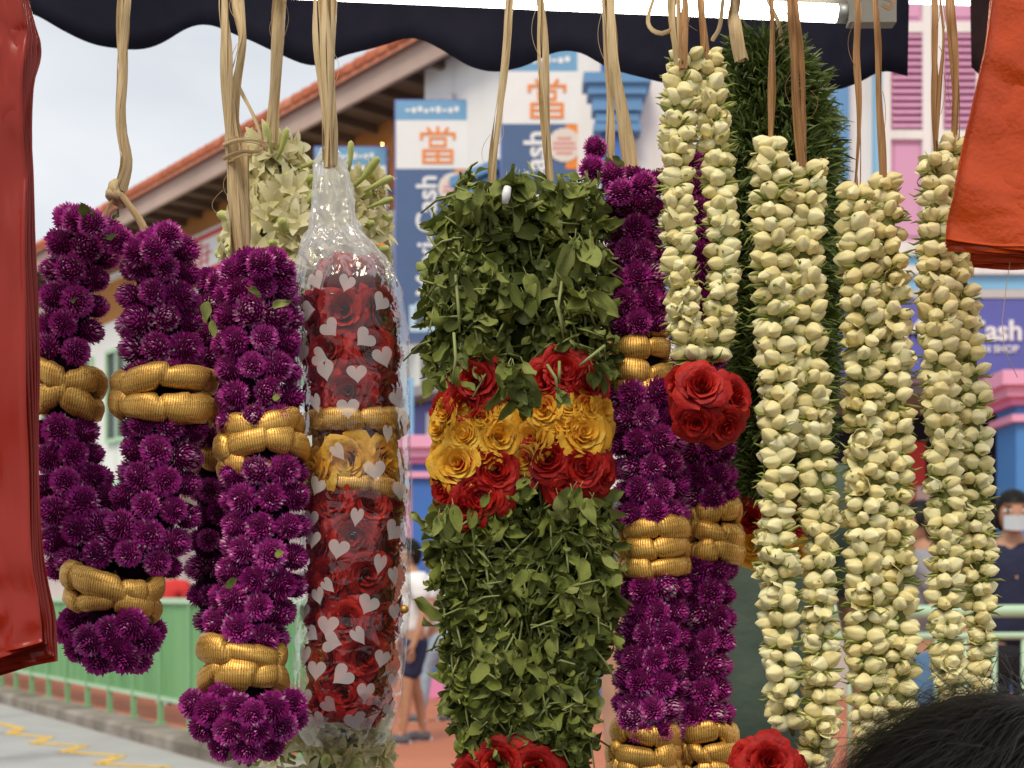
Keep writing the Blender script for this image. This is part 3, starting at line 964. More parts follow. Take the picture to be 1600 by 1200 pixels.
def person(x, y, zfoot, H, face_deg, label, shirt, trouser, short=False, sleeves=True, armpose=0, stride=0.1, hair_long=0.0, logo=None, mask=False, tail=False):
    """standing figure: one skinned body, clothes, hair and shoes as parts"""
    root = thing('person', label, 'person', (x, y, zfoot))
    a = math.radians(face_deg)
    f = Vector((math.cos(a), math.sin(a), 0)); s = Vector((-f.y, f.x, 0)); U = Vector((0, 0, 1))
    B = Vector((x, y, zfoot))
    def q(fx, sx, z): return B + (f * fx + s * sx + U * z) * H
    V, E, Rr = [], [], []
    def addv(p, r, par=None):
        V.append(p); Rr.append(r if hasattr(r, '__len__') else (r * H, r * H)); i = len(V) - 1
        if par is not None: E.append((par, i))
        return i
    pel = addv(q(0, 0, 0.53), 0.075)
    wa = addv(q(0.005, 0, 0.61), 0.068, pel)
    ch_ = addv(q(0.01, 0, 0.73), 0.078, wa)
    nk0 = addv(q(0, 0, 0.815), 0.05, ch_)
    nk = addv(q(0.01, 0, 0.86), 0.031, nk0)
    hd0 = addv(q(0.015, 0, 0.905), 0.034, nk)
    ends = {}
    for sg in (-1, 1):
        st = stride * sg
        hip = addv(q(0, sg * 0.052, 0.49), 0.056, pel)
        kn = addv(q(st * 0.5 + 0.012, sg * 0.055, 0.285), 0.034, hip)
        cf = addv(q(st * 0.7, sg * 0.056, 0.20), 0.031, kn)
        an = addv(q(st, sg * 0.056, 0.045), 0.018, cf)
        addv(q(st + 0.075, sg * 0.062, 0.018), 0.018, an)
        shd = addv(q(0, sg * 0.105, 0.80), 0.034, nk0)
        if armpose == 0:
            el = addv(q(-0.02, sg * 0.135, 0.635), 0.025, shd); wr = addv(q(0.03, sg * 0.135, 0.50), 0.017, el); hdir = Vector((0.25, 0, -1))
        else:
            el = addv(q(0.0, sg * 0.135, 0.64), 0.025, shd); wr = addv(q(0.13, sg * 0.09, 0.64), 0.017, el); hdir = Vector((1, -0.3 * sg, 0.1))
        ends[sg] = (el, wr, hdir)
        hdw = (f * hdir.x + s * hdir.y + U * hdir.z).normalized()
        wp = V[wr]
        pm = addv(wp + hdw * 0.028 * H, (0.016 * H, 0.009 * H), wr)
        kn2 = addv(wp + hdw * 0.048 * H, (0.017 * H, 0.008 * H), pm)
        side = f if armpose == 0 else s
        for k, (off, ln) in enumerate(((-0.016, 0.036), (-0.005, 0.045), (0.006, 0.042), (0.016, 0.032))):
            b0 = addv(V[kn2] + side * off * H + hdw * 0.012 * H, 0.0048, kn2)
            addv(V[kn2] + side * off * H * 1.1 + hdw * (0.012 + ln) * H - s * sg * 0.008 * H, 0.0040, b0)
        t0 = addv(wp + hdw * 0.03 * H + side * 0.026 * H, 0.0055, pm)
        addv(wp + hdw * 0.055 * H + side * 0.036 * H, 0.0045, t0)
    bm = skin_mesh('body', V, E, Rr, 0, 1)
    mb = MB()
    v_, f_, m_ = mesh_arrays(bm)
    mb.add(v_, f_)
    hc = q(0.02, 0, 0.935)
    head_geo(mb, hc, 0.128 * H, f)
    mb.build('body', M['skin'], root, smooth=True)
    # clothes
    V, E, Rr = [], [], []
    a0 = addv(q(0, 0, 0.50), (0.092 * H, 0.09 * H)); a1 = addv(q(0.005, 0, 0.61), 0.088, a0); a2 = addv(q(0.01, 0, 0.73), 0.092, a1); a3 = addv(q(0, 0, 0.805), 0.074, a2); addv(q(0.0, 0, 0.846), 0.050, a3)
    for sg in (-1, 1):
        b0 = addv(q(0, sg * 0.108, 0.800), 0.056, a3)
        el = V_el = q(-0.02 if armpose == 0 else 0, sg * 0.135, 0.635)
        top = V[b0]
        addv(top + (el - top) * (0.66 if sleeves else 0.3), 0.046, b0)
    put(skin_mesh('shirt', V, E, Rr, 0, 2), 'shirt', root).data.materials.append(shirt)
    V, E, Rr = [], [], []
    a0 = addv(q(0, 0, 0.55), 0.088); a1 = addv(q(0, 0, 0.50), 0.085, a0)
    for sg in (-1, 1):
        st = stride * sg
        h0 = addv(q(0, sg * 0.052, 0.45), 0.066, a1)
        k0 = addv(q(st * 0.45 + 0.01, sg * 0.056, 0.31), 0.053 if short else 0.044, h0)
        if not short:
            c0 = addv(q(st * 0.7, sg * 0.056, 0.18), 0.038, k0)
            addv(q(st * 0.97, sg * 0.056, 0.055), 0.034, c0)
    put(skin_mesh('shorts' if short else 'trousers', V, E, Rr, 0, 2), 'shorts' if short else 'trousers', root).data.materials.append(trouser)
    # shoes
    for sg in (-1, 1):
        st = stride * sg
        m1 = MB()
        p0 = q(st - 0.03, sg * 0.057, 0.022); p1 = q(st + 0.03, sg * 0.06, 0.024); p2 = q(st + 0.1, sg * 0.064, 0.016)
        m1.tube([p0 - f * 0.006 * H, p0, p1, p2, p2 + f * 0.015 * H], [0.012 * H, 0.024 * H, 0.027 * H, 0.022 * H, 0.01 * H], 10)
        so = m1.build('shoe', plain('shoe_canvas', (0.12, 0.12, 0.14), 0.6, 0.3, 0.1), root, smooth=True)
        m2 = MB()
        m2.tube([p0 - f * 0.014 * H - U * 0.016 * H, p1 - U * 0.018 * H, p2 + f * 0.02 * H - U * 0.01 * H], [0.012 * H, 0.02 * H, 0.014 * H], 8)
        m2.build('sole', M['signwhite'], so, smooth=True)
    # eyes and mouth
    for nm_, dx_, dz_, rw_, rh_, mm_ in (('eye', 0.028, 0.004, 0.012, 0.005, M['signwhite']), ('iris', 0.028, 0.004, 0.0048, 0.0048, M['hairb']), ('eyebrow', 0.028, 0.018, 0.016, 0.0026, M['hairb'])):
        for sg in (-1, 1):
            m1 = MB(); v_, f_ = icosphere_(1)
            fx_ = 0.0525 if nm_ == 'eye' else (0.0556 if nm_ == 'iris' else 0.054)
            c_ = hc + (f * fx_ + s * (sg * dx_) + U * dz_) * H
            m1.add([tuple(c_ + (f * (p_[0] * 0.004) + s * (p_[1] * rw_) + U * (p_[2] * rh_)) * H) for p_ in v_], f_)
            m1.build(nm_, mm_, root, smooth=True)
    m1 = MB(); v_, f_ = icosphere_(1)
    c_ = hc + (f * 0.0545 - U * 0.040) * H
    m1.add([tuple(c_ + (f * (p_[0] * 0.005) + s * (p_[1] * 0.018) + U * (p_[2] * 0.005)) * H) for p_ in v_], f_)
    m1.build('mouth', M['lips'], root, smooth=True)
    # hair
    mb = MB()
    n1, n2 = 20, 9
    v, fs_ = [], []
    for i in range(n2 + 1):
        th = PI * 0.60 * i / n2
        for j in range(n1):
            ph = 2 * PI * j / n1
            d = math.cos(ph)
            t2 = th * (0.62 if d > 0.5 else (1.25 + hair_long * 0.3 if d < 0 else 0.95))
            xx, yy, zz_ = math.sin(t2) * math.cos(ph), math.sin(t2) * math.sin(ph), math.cos(t2)
            k = 1.0 + 0.03 * noise.noise((xx * 5, yy * 5, zz_ * 5 + x))
            v.append(tuple(hc + f * (xx * 0.53 * k * 0.128 * H) + s * (yy * 0.45 * k * 0.128 * H) + U * (zz_ * 0.60 * k * 0.128 * H)))
    for i in range(n2):
        for j in range(n1):
            j2 = (j + 1) % n1
            fs_.append((i * n1 + j, (i + 1) * n1 + j, (i + 1) * n1 + j2, i * n1 + j2))
    mb.add(v, fs_)
    if hair_long:
        mb.tube([hc - f * 0.05 * H, hc - f * 0.066 * H - U * 0.06 * H, hc - f * 0.05 * H - U * 0.13 * H], [0.03 * H, 0.045 * H, 0.02 * H], 10)
    mb.build('hair', M['hairb'], root, smooth=True)
    if mask:
        m1 = MB()
        c = hc + f * 0.035 * H - U * 0.03 * H
        n = 8
        v, fs_ = [], []
        for i in range(5):
            for j in range(n + 1):
                aa = (j / n - 0.5) * 1.5
                rr = 0.066 * H
                v.append(tuple(hc + f * (math.cos(aa) * rr * 1.03) + s * (math.sin(aa) * rr * 0.85) + U * ((-0.010 - 0.042 * i / 4 - 0.006 * math.cos(aa * 2) * (i / 4)) * H)))
        for i in range(4):
            for j in range(n):
                fs_.append((i * (n + 1) + j, i * (n + 1) + j + 1, (i + 1) * (n + 1) + j + 1, (i + 1) * (n + 1) + j))
        m1.add(v, fs_)
        m1.build('face_mask', plain('mask_fabric', (0.50, 0.55, 0.60), 0.8, 0.1, 0.05), root, smooth=True)
    if logo:
        m1 = MB()
        c = q(0.115, 0.045, 0.735)
        n = 20
        v = [tuple(c + s * (math.cos(2 * PI * i / n) * 0.020 * H) + U * (math.sin(2 * PI * i / n) * 0.03 * H)) for i in range(n)]
        v += [tuple(Vector(p) - f * 0.02) for p in v]
        m1.add(v, [tuple(range(n))] + [(i, i + n, (i + 1) % n + n, (i + 1) % n) for i in range(n)])
        m1.build('badge', logo, root)
    return root

def cloth(name, col, var=0.12): 
    return plain(name, col, 0.85, 0.15, var, 9, 0.5, 16, bdist=0.02)
g1 = G(645, 1160, 0.12)
person(g1.x, g1.y, 0.12, 1.62, 200, 'person in white tee shirt and navy shorts between wrapped garland and leaf garland', cloth('white_tee', (0.75, 0.75, 0.76)), cloth('navy_shorts', (0.03, 0.035, 0.08)), short=True, stride=0.07, hair_long=0.0)
g2 = G(684, 1128, 0.12)
person(g2.x, g2.y, 0.12, 1.62, 160, 'person with pale blue trousers and white top partly hidden behind the leaf garland', cloth('white_top', (0.72, 0.74, 0.78)), cloth('pale_denim', (0.34, 0.45, 0.58)), stride=0.09, hair_long=1)
person(P(1448, 0, 7.2).x, 7.2, 0.12, 1.70, 175, 'person in a grey tee shirt and blue jeans between the two rightmost jasmine garlands', cloth('grey_tee', (0.27, 0.26, 0.29)), cloth('blue_jeans', (0.10, 0.20, 0.34)), armpose=1, stride=0.05)
person(P(1580, 0, 7.0).x, 7.0, 0.12, 1.74, 262, 'person in navy shirt with white badge and face mask by the blue column', cloth('navy_polo', (0.025, 0.028, 0.06)), cloth('black_shorts', (0.02, 0.02, 0.025)), short=True, logo=M['signwhite'], mask=True, stride=0.05)
g3 = Vector((P(268, 0, 14.0).x, 14.0, 0.12))
person(g3.x, g3.y, 0.12, 1.6, 250, 'person in a red top seen beyond the railing between the purple garlands', cloth('red_top', (0.62, 0.05, 0.05)), cloth('dark_trousers', (0.05, 0.05, 0.06)), stride=0.05)
person(P(1165, 0, 2.35).x, 2.35, 0.115, 1.70, 268, 'person in a dark green shirt standing close behind the jasmine and needle garlands', cloth('green_shirt', (0.075, 0.10, 0.075), 0.2), cloth('dark_green_trousers', (0.05, 0.06, 0.05)), stride=0.03)
# ================================================================== STALL: valance, lamp, rail
Y0 = 0.95
M['navy'] = mat('navy_canvas', [(0.007, 0.007, 0.015), (0.012, 0.011, 0.022)], 0.85, 0.12, 0, 30, 3, bump=0.3, bscale=700, bdist=0.001)
M['maroon'] = mat('dark_brown_canvas', [(0.016, 0.008, 0.008), (0.026, 0.013, 0.012)], 0.85, 0.12, 0, 30, 3, bump=0.3, bscale=700, bdist=0.001)
M['steel'] = plain('dull_steel', (0.35, 0.35, 0.33), 0.45, 0.4, 0.1, 20, metallic=0.6)
M['fixture'] = plain('grey_lamp_fixture', (0.22, 0.21, 0.18), 0.5, 0.4, 0.1, 20)

def valance(name, edge, top_py, Y, m, label):
    c = catmull([(x, y, 0) for x, y in edge], 10)
    xs, ys = c[:, 0], c[:, 1]
    nx, nr = 220, 10
    root = None
    mb = MB()
    v, f = [], []
    X = np.linspace(xs[0], xs[-1], nx)
    yb = np.interp(X, xs, ys)
    for sd_ in (0, 1):
        for i in range(nx):
            for j in range(nr + 1):
                py = top_py + (yb[i] - top_py) * j / nr
                dy = 0.006 * math.sin(X[i] * 0.021 + j * 0.25) + 0.004 * math.sin(X[i] * 0.053 + 1.3) * j / nr
                p = P(X[i], py, Y)
                v.append((p.x, Y + dy + sd_ * 0.0012, p.z))
    b = nx * (nr + 1)
    for i in range(nx - 1):
        for j in range(nr):
            q = i * (nr + 1) + j
            f.append((q, q + 1, q + nr + 2, q + nr + 1))
            f.append((b + q, b + q + nr + 1, b + q + nr + 2, b + q + 1))
        q = i * (nr + 1) + nr
        f.append((q, b + q, b + q + nr + 1, q + nr + 1))
    for q0_ in (0, (nx - 1) * (nr + 1)):
        for j in range(nr):
            q = q0_ + j
            f.append((q, q + 1, b + q + 1, b + q) if q0_ else (q + 1, q, b + q, b + q + 1))
    mb.add(v, f)
    o = mb.build(name, m, None, smooth=True)
    return tag(o, label, 'awning valance')
valance('awning_valance', [(-260, 60), (-160, 75), (-60, 40), (0, 18), (45, 22), (100, 50), (150, 71), (185, 77), (222, 72), (290, 44), (333, 40), (380, 60), (430, 85), (490, 99), (545, 83), (600, 65), (643, 62), (690, 80), (740, 107), (775, 114), (810, 103), (860, 80), (905, 82), (950, 104), (1000, 125), (1040, 132), (1085, 122), (1130, 98), (1170, 88), (1215, 103), (1260, 130), (1300, 141), (1340, 131), (1370, 116), (1395, 111), (1422, 114)],
        -230, 1.45, M['navy'], 'dark navy scalloped awning valance hanging across the top behind the garlands')
valance('awning_valance', [(1519, 104), (1545, 122), (1580, 118), (1640, 90), (1700, 110), (1760, 130)], -230, 1.48, M['maroon'], 'short dark brown awning valance piece beside the orange red bags')
# pole the valances hang from and the rail that carries the garland strings
mb = MB(); mb.tube([P(-400, -232, 1.452), P(2000, -232, 1.47)], 0.012, 12); tag(mb.build('awning_pole', M['steel'], None, True), 'steel awning pole that the valances hang from', 'pole')
mb = MB(); mb.tube([P(-400, -90, 1.0), P(2000, -90, 1.0)], 0.008, 12); tag(mb.build('hanging_rail', M['steel'], None, True), 'steel rail that the garland strings are tied to', 'rail')

# added, unseen: dark sheet and table that cut the fill light on the garlands
mb = MB()
n_ = 60
v_, f_ = [], []
for i in range(n_ + 1):
    x = -2.6 + 5.2 * i / n_
    for (z, dz_) in ((0.14, 0.05), (0.7, 0.03), (1.3, 0.0)):
        v_.append((x, -1.15 + dz_ * math.sin(i * 0.9), z))
        v_.append((x, -1.152 + dz_ * math.sin(i * 0.9), z))
for i in range(n_):
    a_ = i * 6; c_ = a_ + 6
    for k in (0, 2):
        f_.append((a_ + k, c_ + k, c_ + k + 2, a_ + k + 2)); f_.append((a_ + k + 1, a_ + k + 3, c_ + k + 3, c_ + k + 1))
mb.add(v_, f_)
tag(mb.build('fill_blocker_sheet', M['navy'], None, True), 'dark navy canvas sheet added unseen behind the camera to cut fill light', 'canvas sheet')
ct = thing('bounce_blocker_table', 'low dark table added unseen under the hanging garlands to cut bounced light', 'counter', (0, 0.55, 0.115))  # added below the view to hold back light bounced off the ground
mb = MB(); mb.box(-1.3, 0.12, 0.2, 0.8, 0.72, 0.75); mb.build('blocker_table_top', M['navy'], ct)
for x in (-1.25, 0.05):
    for y in (0.25, 0.72):
        mb = MB(); mb.box(x, x + 0.04, y, y + 0.04, 0.116, 0.719); mb.build('leg', M['steel'], ct)

# lit fluorescent tube in its batten
TY = 1.22
lamp = thing('fluorescent_lamp', 'lit white fluorescent tube in a grey batten along the top edge of the view', 'lamp', P(900, -10, TY))
ta, tb = P(250, -25, TY), P(1308, 21, TY)
mb = MB(); mb.tube([ta, tb], 0.0082, 16); mb.build('tube', emit('lit_tube', (1.0, 0.93, 0.78), 8.0), lamp, True)
d = (tb - ta).normalized()
mb = MB(); mb.tube([tb - d * 0.0005, tb + d * 0.014], 0.0086, 16); mb.build('tube_cap', M['steel'], lamp, True)
mb = MB()
e0, e1 = P(200, -54, TY + 0.004), P(1396, -3, TY + 0.004)
mb.obox(e0 + Vector((0, 0.0, 0)), e1 - e0, Vector((0, 0.035, 0)), Vector((0, 0, 0.022)))
mb.build('batten', M['fixture'], lamp)
mb = MB(); mb.box(tb.x + 0.009, P(1395, 0, TY).x, TY - 0.012, TY + 0.002, P(0, 43, TY).z, P(0, 4, TY).z); mb.build('end_holder', M['fixture'], lamp)
lamp2 = thing('fluorescent_lamp', 'second lit tube at the top right corner above the pink shutters', 'lamp', P(1450, 0, 1.6))
mb = MB(); mb.tube([P(1352, -8, 1.6), P(1800, 6, 1.6)], 0.0085, 14); mb.build('tube', emit('lit_tube_far', (1.0, 0.96, 0.88), 4.0), lamp2, True)
mb = MB(); mb.obox(P(1340, -32, 1.6), P(1800, -18, 1.6) - P(1340, -32, 1.6), Vector((0, 0.04, 0)), Vector((0, 0, 0.02))); mb.build('batten', M['fixture'], lamp2)

# ================================================================== meshes for small pieces
def icosphere(r, sub=1):
    import bmesh
    bm = bmesh.new()
    bmesh.ops.create_icosphere(bm, subdivisions=sub, radius=r)
    v = np.array([tuple(x.co) for x in bm.verts]); f = [tuple(y.index for y in q.verts) for q in bm.faces]
    bm.free()
    return v, f

def make_globe(seed, n=230, loose=0.0, pale=0.10):
    """globe amaranth head: many short pointed folded bracts in a tight ball, radius about 1, opening towards +Z"""
    r = random.Random(seed)
    mb = MB()
    v, f = icosphere(0.80, 2)
    mb.add(v, f, 2)
    ga = PI * (3 - math.sqrt(5))
    for i in range(n):
        z = 1 - 1.80 * (i + 0.5) / n
        ph = i * ga + r.uniform(-0.12, 0.12)
        s = math.sqrt(max(0, 1 - z * z))
        nrm = Vector((s * math.cos(ph), s * math.sin(ph), z))
        t = Vector((0, 0, 1)) - nrm * z
        if t.length < 0.05: t = Vector((1, 0, 0)) - nrm * nrm.x
        t.normalize()
        b = nrm.cross(t)
        lean = 0.05 + r.uniform(-0.06, 0.08) + loose
        side = r.uniform(-0.06, 0.06)
        ln = r.uniform(0.93, 1.06) + (0.07 if r.random() < 0.15 else 0)
        wd = r.uniform(0.07, 0.10)
        base = nrm * 0.66
        mid = nrm * 0.86 + t * lean * 0.4
        tip = nrm * ln + t * lean + b * side
        vs_ = [base - b * wd * 0.6, base + b * wd * 0.6, mid - b * wd, mid + nrm * 0.04, mid + b * wd, tip]
        m = 1 if r.random() < pale else 0
        mb.add([tuple(x) for x in vs_], [(0, 3, 2), (0, 1, 3), (1, 4, 3), (2, 3, 5), (3, 4, 5)], m)
    return mb.mesh('globe_flower', [M['bract'], M['bract_tip'], M['bract_core']], smooth=False)
GLOBES = [make_globe(i, 220) for i in range(5)] + [make_globe(9, 150, 0.18, 0.25), make_globe(10, 140, 0.25, 0.5)]

def make_bud(seed, fat=1.0, openb=0.0):
    """jasmine bud along +Z, length about 1, base at origin, with a small green calyx"""
    r = random.Random(seed)
    mb = MB()
    n, k = 20, 10
    prof = [(0.0, 0.09), (0.10, 0.19), (0.22, 0.27), (0.36, 0.325), (0.50, 0.335), (0.64, 0.305), (0.77, 0.24), (0.88, 0.155), (0.96, 0.075), (1.02, 0.01)]
    tw = r.uniform(1.2, 2.2) * r.choice((-1, 1))
    v, f = [], []
    bx_, by_ = r.uniform(-0.10, 0.10), r.uniform(-0.10, 0.10)
    for i, (z, rad) in enumerate(prof):
        for j in range(n):
            a = 2 * PI * j / n
            ph = (j % 4) / 3.0                     # five overlapped petals: a step every fourth vertex
            step = 0.20 * ph * (0.25 + z)
            rr = rad * fat * (1 + step - 0.08) * (1 + r.uniform(-0.02, 0.02))
            aa = a + tw * z * 0.5
            bd = math.sin(z * PI * 0.5)
            v.append((rr * math.cos(aa) + bx_ * bd, rr * math.sin(aa) + by_ * bd, z))
    for i in range(k - 1):
        for j in range(n):
            j2 = (j + 1) % n
            f.append((i * n + j, i * n + j2, (i + 1) * n + j2, (i + 1) * n + j))
    f.append(tuple((k - 1) * n + j for j in range(n)))
    mb.add(v, f, 0)
    if openb:
        for q in range(5 if openb < 0.6 else 8):
            a = q * 2 * PI / 5 + (0.6 if q > 4 else 0)
            rd = (0.40 if q < 5 else 0.26) * fat
            vv, ff = [], []
            for i in range(5):
                z = i / 4
                fl = openb * 0.42 * z ** 2 + (0.1 if q < 5 else 0.0)
                ww = math.sin(PI * min(0.12 + z * 0.82, 1)) * 0.36 * fat
                for j in (-1, 0, 1):
                    rr = rd * (0.55 + 0.5 * z) + fl - (0.07 if j else 0) - 0.10 * (z ** 4)
                    d = Vector((math.cos(a), math.sin(a), 0)); s = Vector((-d.y, d.x, 0))
                    p = d * rr + s * (j * ww) + Vector((0, 0, 0.15 + z * (0.85 - 0.15 * openb)))
                    vv.append(tuple(p))
            for i in range(4):
                for j in range(2):
                    ff.append((i * 3 + j, i * 3 + j + 1, i * 3 + j + 4, i * 3 + j + 3))
            mb.add(vv, ff, 0)
    # calyx
    mb.tube([(0, 0, -0.38), (0.01, 0, -0.15), (0, 0, 0.08)], [0.06, 0.085, 0.13], 6, 1)
    for q in range(4):
        a = q * PI / 2 + r.uniform(-0.4, 0.4)
        d = Vector((math.cos(a), math.sin(a), 0)); s = Vector((-d.y, d.x, 0))
        ln = r.uniform(0.10, 0.28)
        p0 = d * 0.13 + Vector((0, 0, 0.02))
        p1 = d * (0.30 + ln * 0.4) + Vector((0, 0, 0.08 + ln))
        mb.add([tuple(p0 - s * 0.035), tuple(p0 + s * 0.035), tuple(p1)], [(0, 1, 2)], 1)
    return mb.mesh('jasmine_bud', [M['bud'], M['calyx']], smooth=True)
BUDS = [make_bud(i, f) for i, f in enumerate((1.0, 1.1, 0.92, 1.18, 1.05, 0.98))] + [make_bud(20, 1.0, 0.35), make_bud(21, 1.05, 0.7)]
BUD_W = [5, 5, 4, 5, 5, 4, 1.6, 1.0]
BUD_A = [mesh_arrays(m) for m in BUDS]

def make_leaf(seed):
    """wilted leaf: base at the origin, length 1 along +Y, upper face +Z"""
    r = random.Random(seed)
    nu, nv = 5, 9
    wilt = seed % 2
    curl = r.uniform(-2.4, 2.4) if wilt else r.uniform(-0.8, 1.2); fold = r.uniform(0.3, 1.3) if wilt else r.uniform(-0.1, 0.5); twist = r.uniform(-2.2, 2.2) if wilt else r.uniform(-0.7, 0.7); wave = r.uniform(0.05, 0.12)
    wid = r.uniform(0.14, 0.24) if wilt else r.uniform(0.20, 0.30)
    ph = r.uniform(0, 6)
    v, f = [], []
    for i in range(nv + 1):
        t = i / nv
        ww = wid * (math.sin(PI * (0.06 + 0.93 * t ** 0.85)) ** 0.8) * (1 + 0.07 * math.sin(t * 13 + ph)) if 0 < t < 1 else 0.015
        ang = curl * t * 1.4
        y = math.sin(ang) / curl / 1.4 if abs(curl) > 0.05 else t
        z = (1 - math.cos(ang)) / curl / 1.4 if abs(curl) > 0.05 else 0
        for j in range(nu):
            u = j / (nu - 1) * 2 - 1
            x = ww * u
            h = abs(u) * ww * fold + wave * math.sin(t * 9 + ph + u * 2.4) * abs(u) - 0.02 * (1 - abs(u))
            ta = twist * t
            v.append((x * math.cos(ta) - h * math.sin(ta), y, z + x * math.sin(ta) + h * math.cos(ta)))
    for i in range(nv):
        for j in range(nu - 1):
            a = i * nu + j
            f.append((a, a + 1, a + nu + 1, a + nu))
    mb = MB()
    mb.add(v, f)
    mb.tube([(0, -0.22, -0.03), (0, 0, 0)], [0.018, 0.014], 4, 1, cap=False)
    return mb.mesh('leaf', [M['leaf'], M['stem']], smooth=True)
LEAVES = [make_leaf(i) for i in range(24)]
LEAF_A = [mesh_arrays(m) for m in LEAVES]

def petal_geo(mb, th, b, h, flare, span, r, m=0, nu=7, nv=6, lip=0.25):
    v, f = [], []
    ph = r.uniform(0, 6)
    tx, ty = r.uniform(-0.05, 0.05), r.uniform(-0.05, 0.05)
    for i in range(nv):
        t = i / (nv - 1)
        for j in range(nu):
            u = j / (nu - 1) * 2 - 1
            tt = t * (1 - 0.22 * u * u)
            wv = 1 + 0.05 * math.sin(u * 4 + ph) * t + 0.03 * math.sin(u * 9 + ph * 2) * t
            rad = (b * (0.30 + 0.70 * tt ** 0.6) + flare * tt ** 3) * wv
            rad *= 1 + 0.07 * u            # one edge over the next petal
            z = h * tt ** 0.85 - lip * flare * tt ** 5 * 2.2 + 0.03 * math.sin(u * 6 + ph) * t
            a = th + u * span * (0.55 + 0.45 * math.sin(PI * (0.2 + 0.55 * tt)))
            v.append((rad * math.cos(a) + tx * t, rad * math.sin(a) + ty * t, z - 0.35))
    for i in range(nv - 1):
        for j in range(nu - 1):
            a = i * nu + j
            f.append((a, a + 1, a + nu + 1, a + nu))
    mb.add(v, f, m)

def make_rose(seed, m):
    """rose facing +Z, radius about 1: heart of furled petals + outer petals, each a mesh"""
    r = random.Random(seed)
    mb = MB()
    th = r.uniform(0, 6)
    N = 15
    for k in range(N):
        b = 0.07 + 0.56 * (k / N) ** 0.9
        th += 2.4 + r.uniform(-0.25, 0.25)
        petal_geo(mb, th, b, 0.70 - 0.12 * (k / N) + r.uniform(-0.03, 0.03), 0.02 + 0.10 * k / N, 1.35 - 0.25 * k / N, r, nu=9, lip=0.8)
    heart = mb.mesh('rose', [m], True)
    petals = []
    for k in range(7):
        th += 2.4 + r.uniform(-0.3, 0.3)
        p = MB()
        petal_geo(p, th, 0.64 + 0.03 * k, 0.58 - 0.05 * k + r.uniform(-0.04, 0.04), 0.17 + 0.02 * k, 0.95 + r.uniform(-0.1, 0.1), r, nu=9, nv=7, lip=0.7)
        petals.append(p.mesh('petal', [m], True))
    return heart, petals
ROSES = {'red': [make_rose(i, M['rose_red']) for i in range(5)], 'yellow': [make_rose(50 + i, M['rose_yellow']) for i in range(4)]}

def rose(parent, kind, pos, nrm, rad, label=None, seed=None):
    hm, pm = R_.choice(ROSES[kind])
    o = put(hm, 'rose', parent, frame(pos, nrm, (rad, rad, rad * 0.95), R_.uniform(0, 6)))
    for p in pm:
        put(p, 'petal', o, Matrix.Identity(4), world=False)
    return o

def make_tuberose(seed):
    """tuberose flower: curved tube from the origin along +Z opening in six waxy petals at z about 1"""
    r = random.Random(seed)
    mb = MB()
    bend = r.uniform(-0.15, 0.15)
    mb.tube([(0, 0, 0), (bend * 0.4, 0, 0.3), (bend, 0, 0.62)], [0.05, 0.06, 0.10], 7, 1)
    top = Vector((bend, 0, 0.62))
    for q in range(6):
        a = q * PI / 3 + r.uniform(-0.15, 0.15)
        d = Vector((math.cos(a), math.sin(a), 0)); s = Vector((-d.y, d.x, 0))
        op = r.uniform(0.30, 0.62) * (1.0 if q % 2 else 0.8)
        vv, ff = [], []
        for i in range(6):
            t = i / 5
            ww = 0.115 * math.sin(PI * (0.2 + 0.79 * t)) + 0.012
            rad = 0.08 + op * t ** 1.3
            z = 0.42 * t - op * 0.32 * t ** 3
            for j in (-1, 0, 1):
                vv.append(tuple(top + d * rad + s * (j * ww) + Vector((0, 0, z + (0.05 if j else 0.0) * (1 - t)))))
        for i in range(5):
            for j in range(2):
                ff.append((i * 3 + j, i * 3 + j + 1, i * 3 + j + 4, i * 3 + j + 3))
        mb.add(vv, ff, 0)
    return mb.mesh('tuberose_flower', [M['tuberose'], M['tubegreen']], smooth=True)
TUBES = [make_tuberose(i) for i in range(6)]
def make_tubebud(seed):
    r = random.Random(seed)
    mb = MB()
    mb.tube([(0, 0, 0), (0.04, 0, 0.4), (0.02, 0, 0.75), (0, 0, 0.98), (0, 0, 1.05)], [0.05, 0.075, 0.12, 0.10, 0.03], 8, 0)
    return mb.mesh('tuberose_bud', [M['tubegreen']], smooth=True)
TBUD = make_tubebud(1)

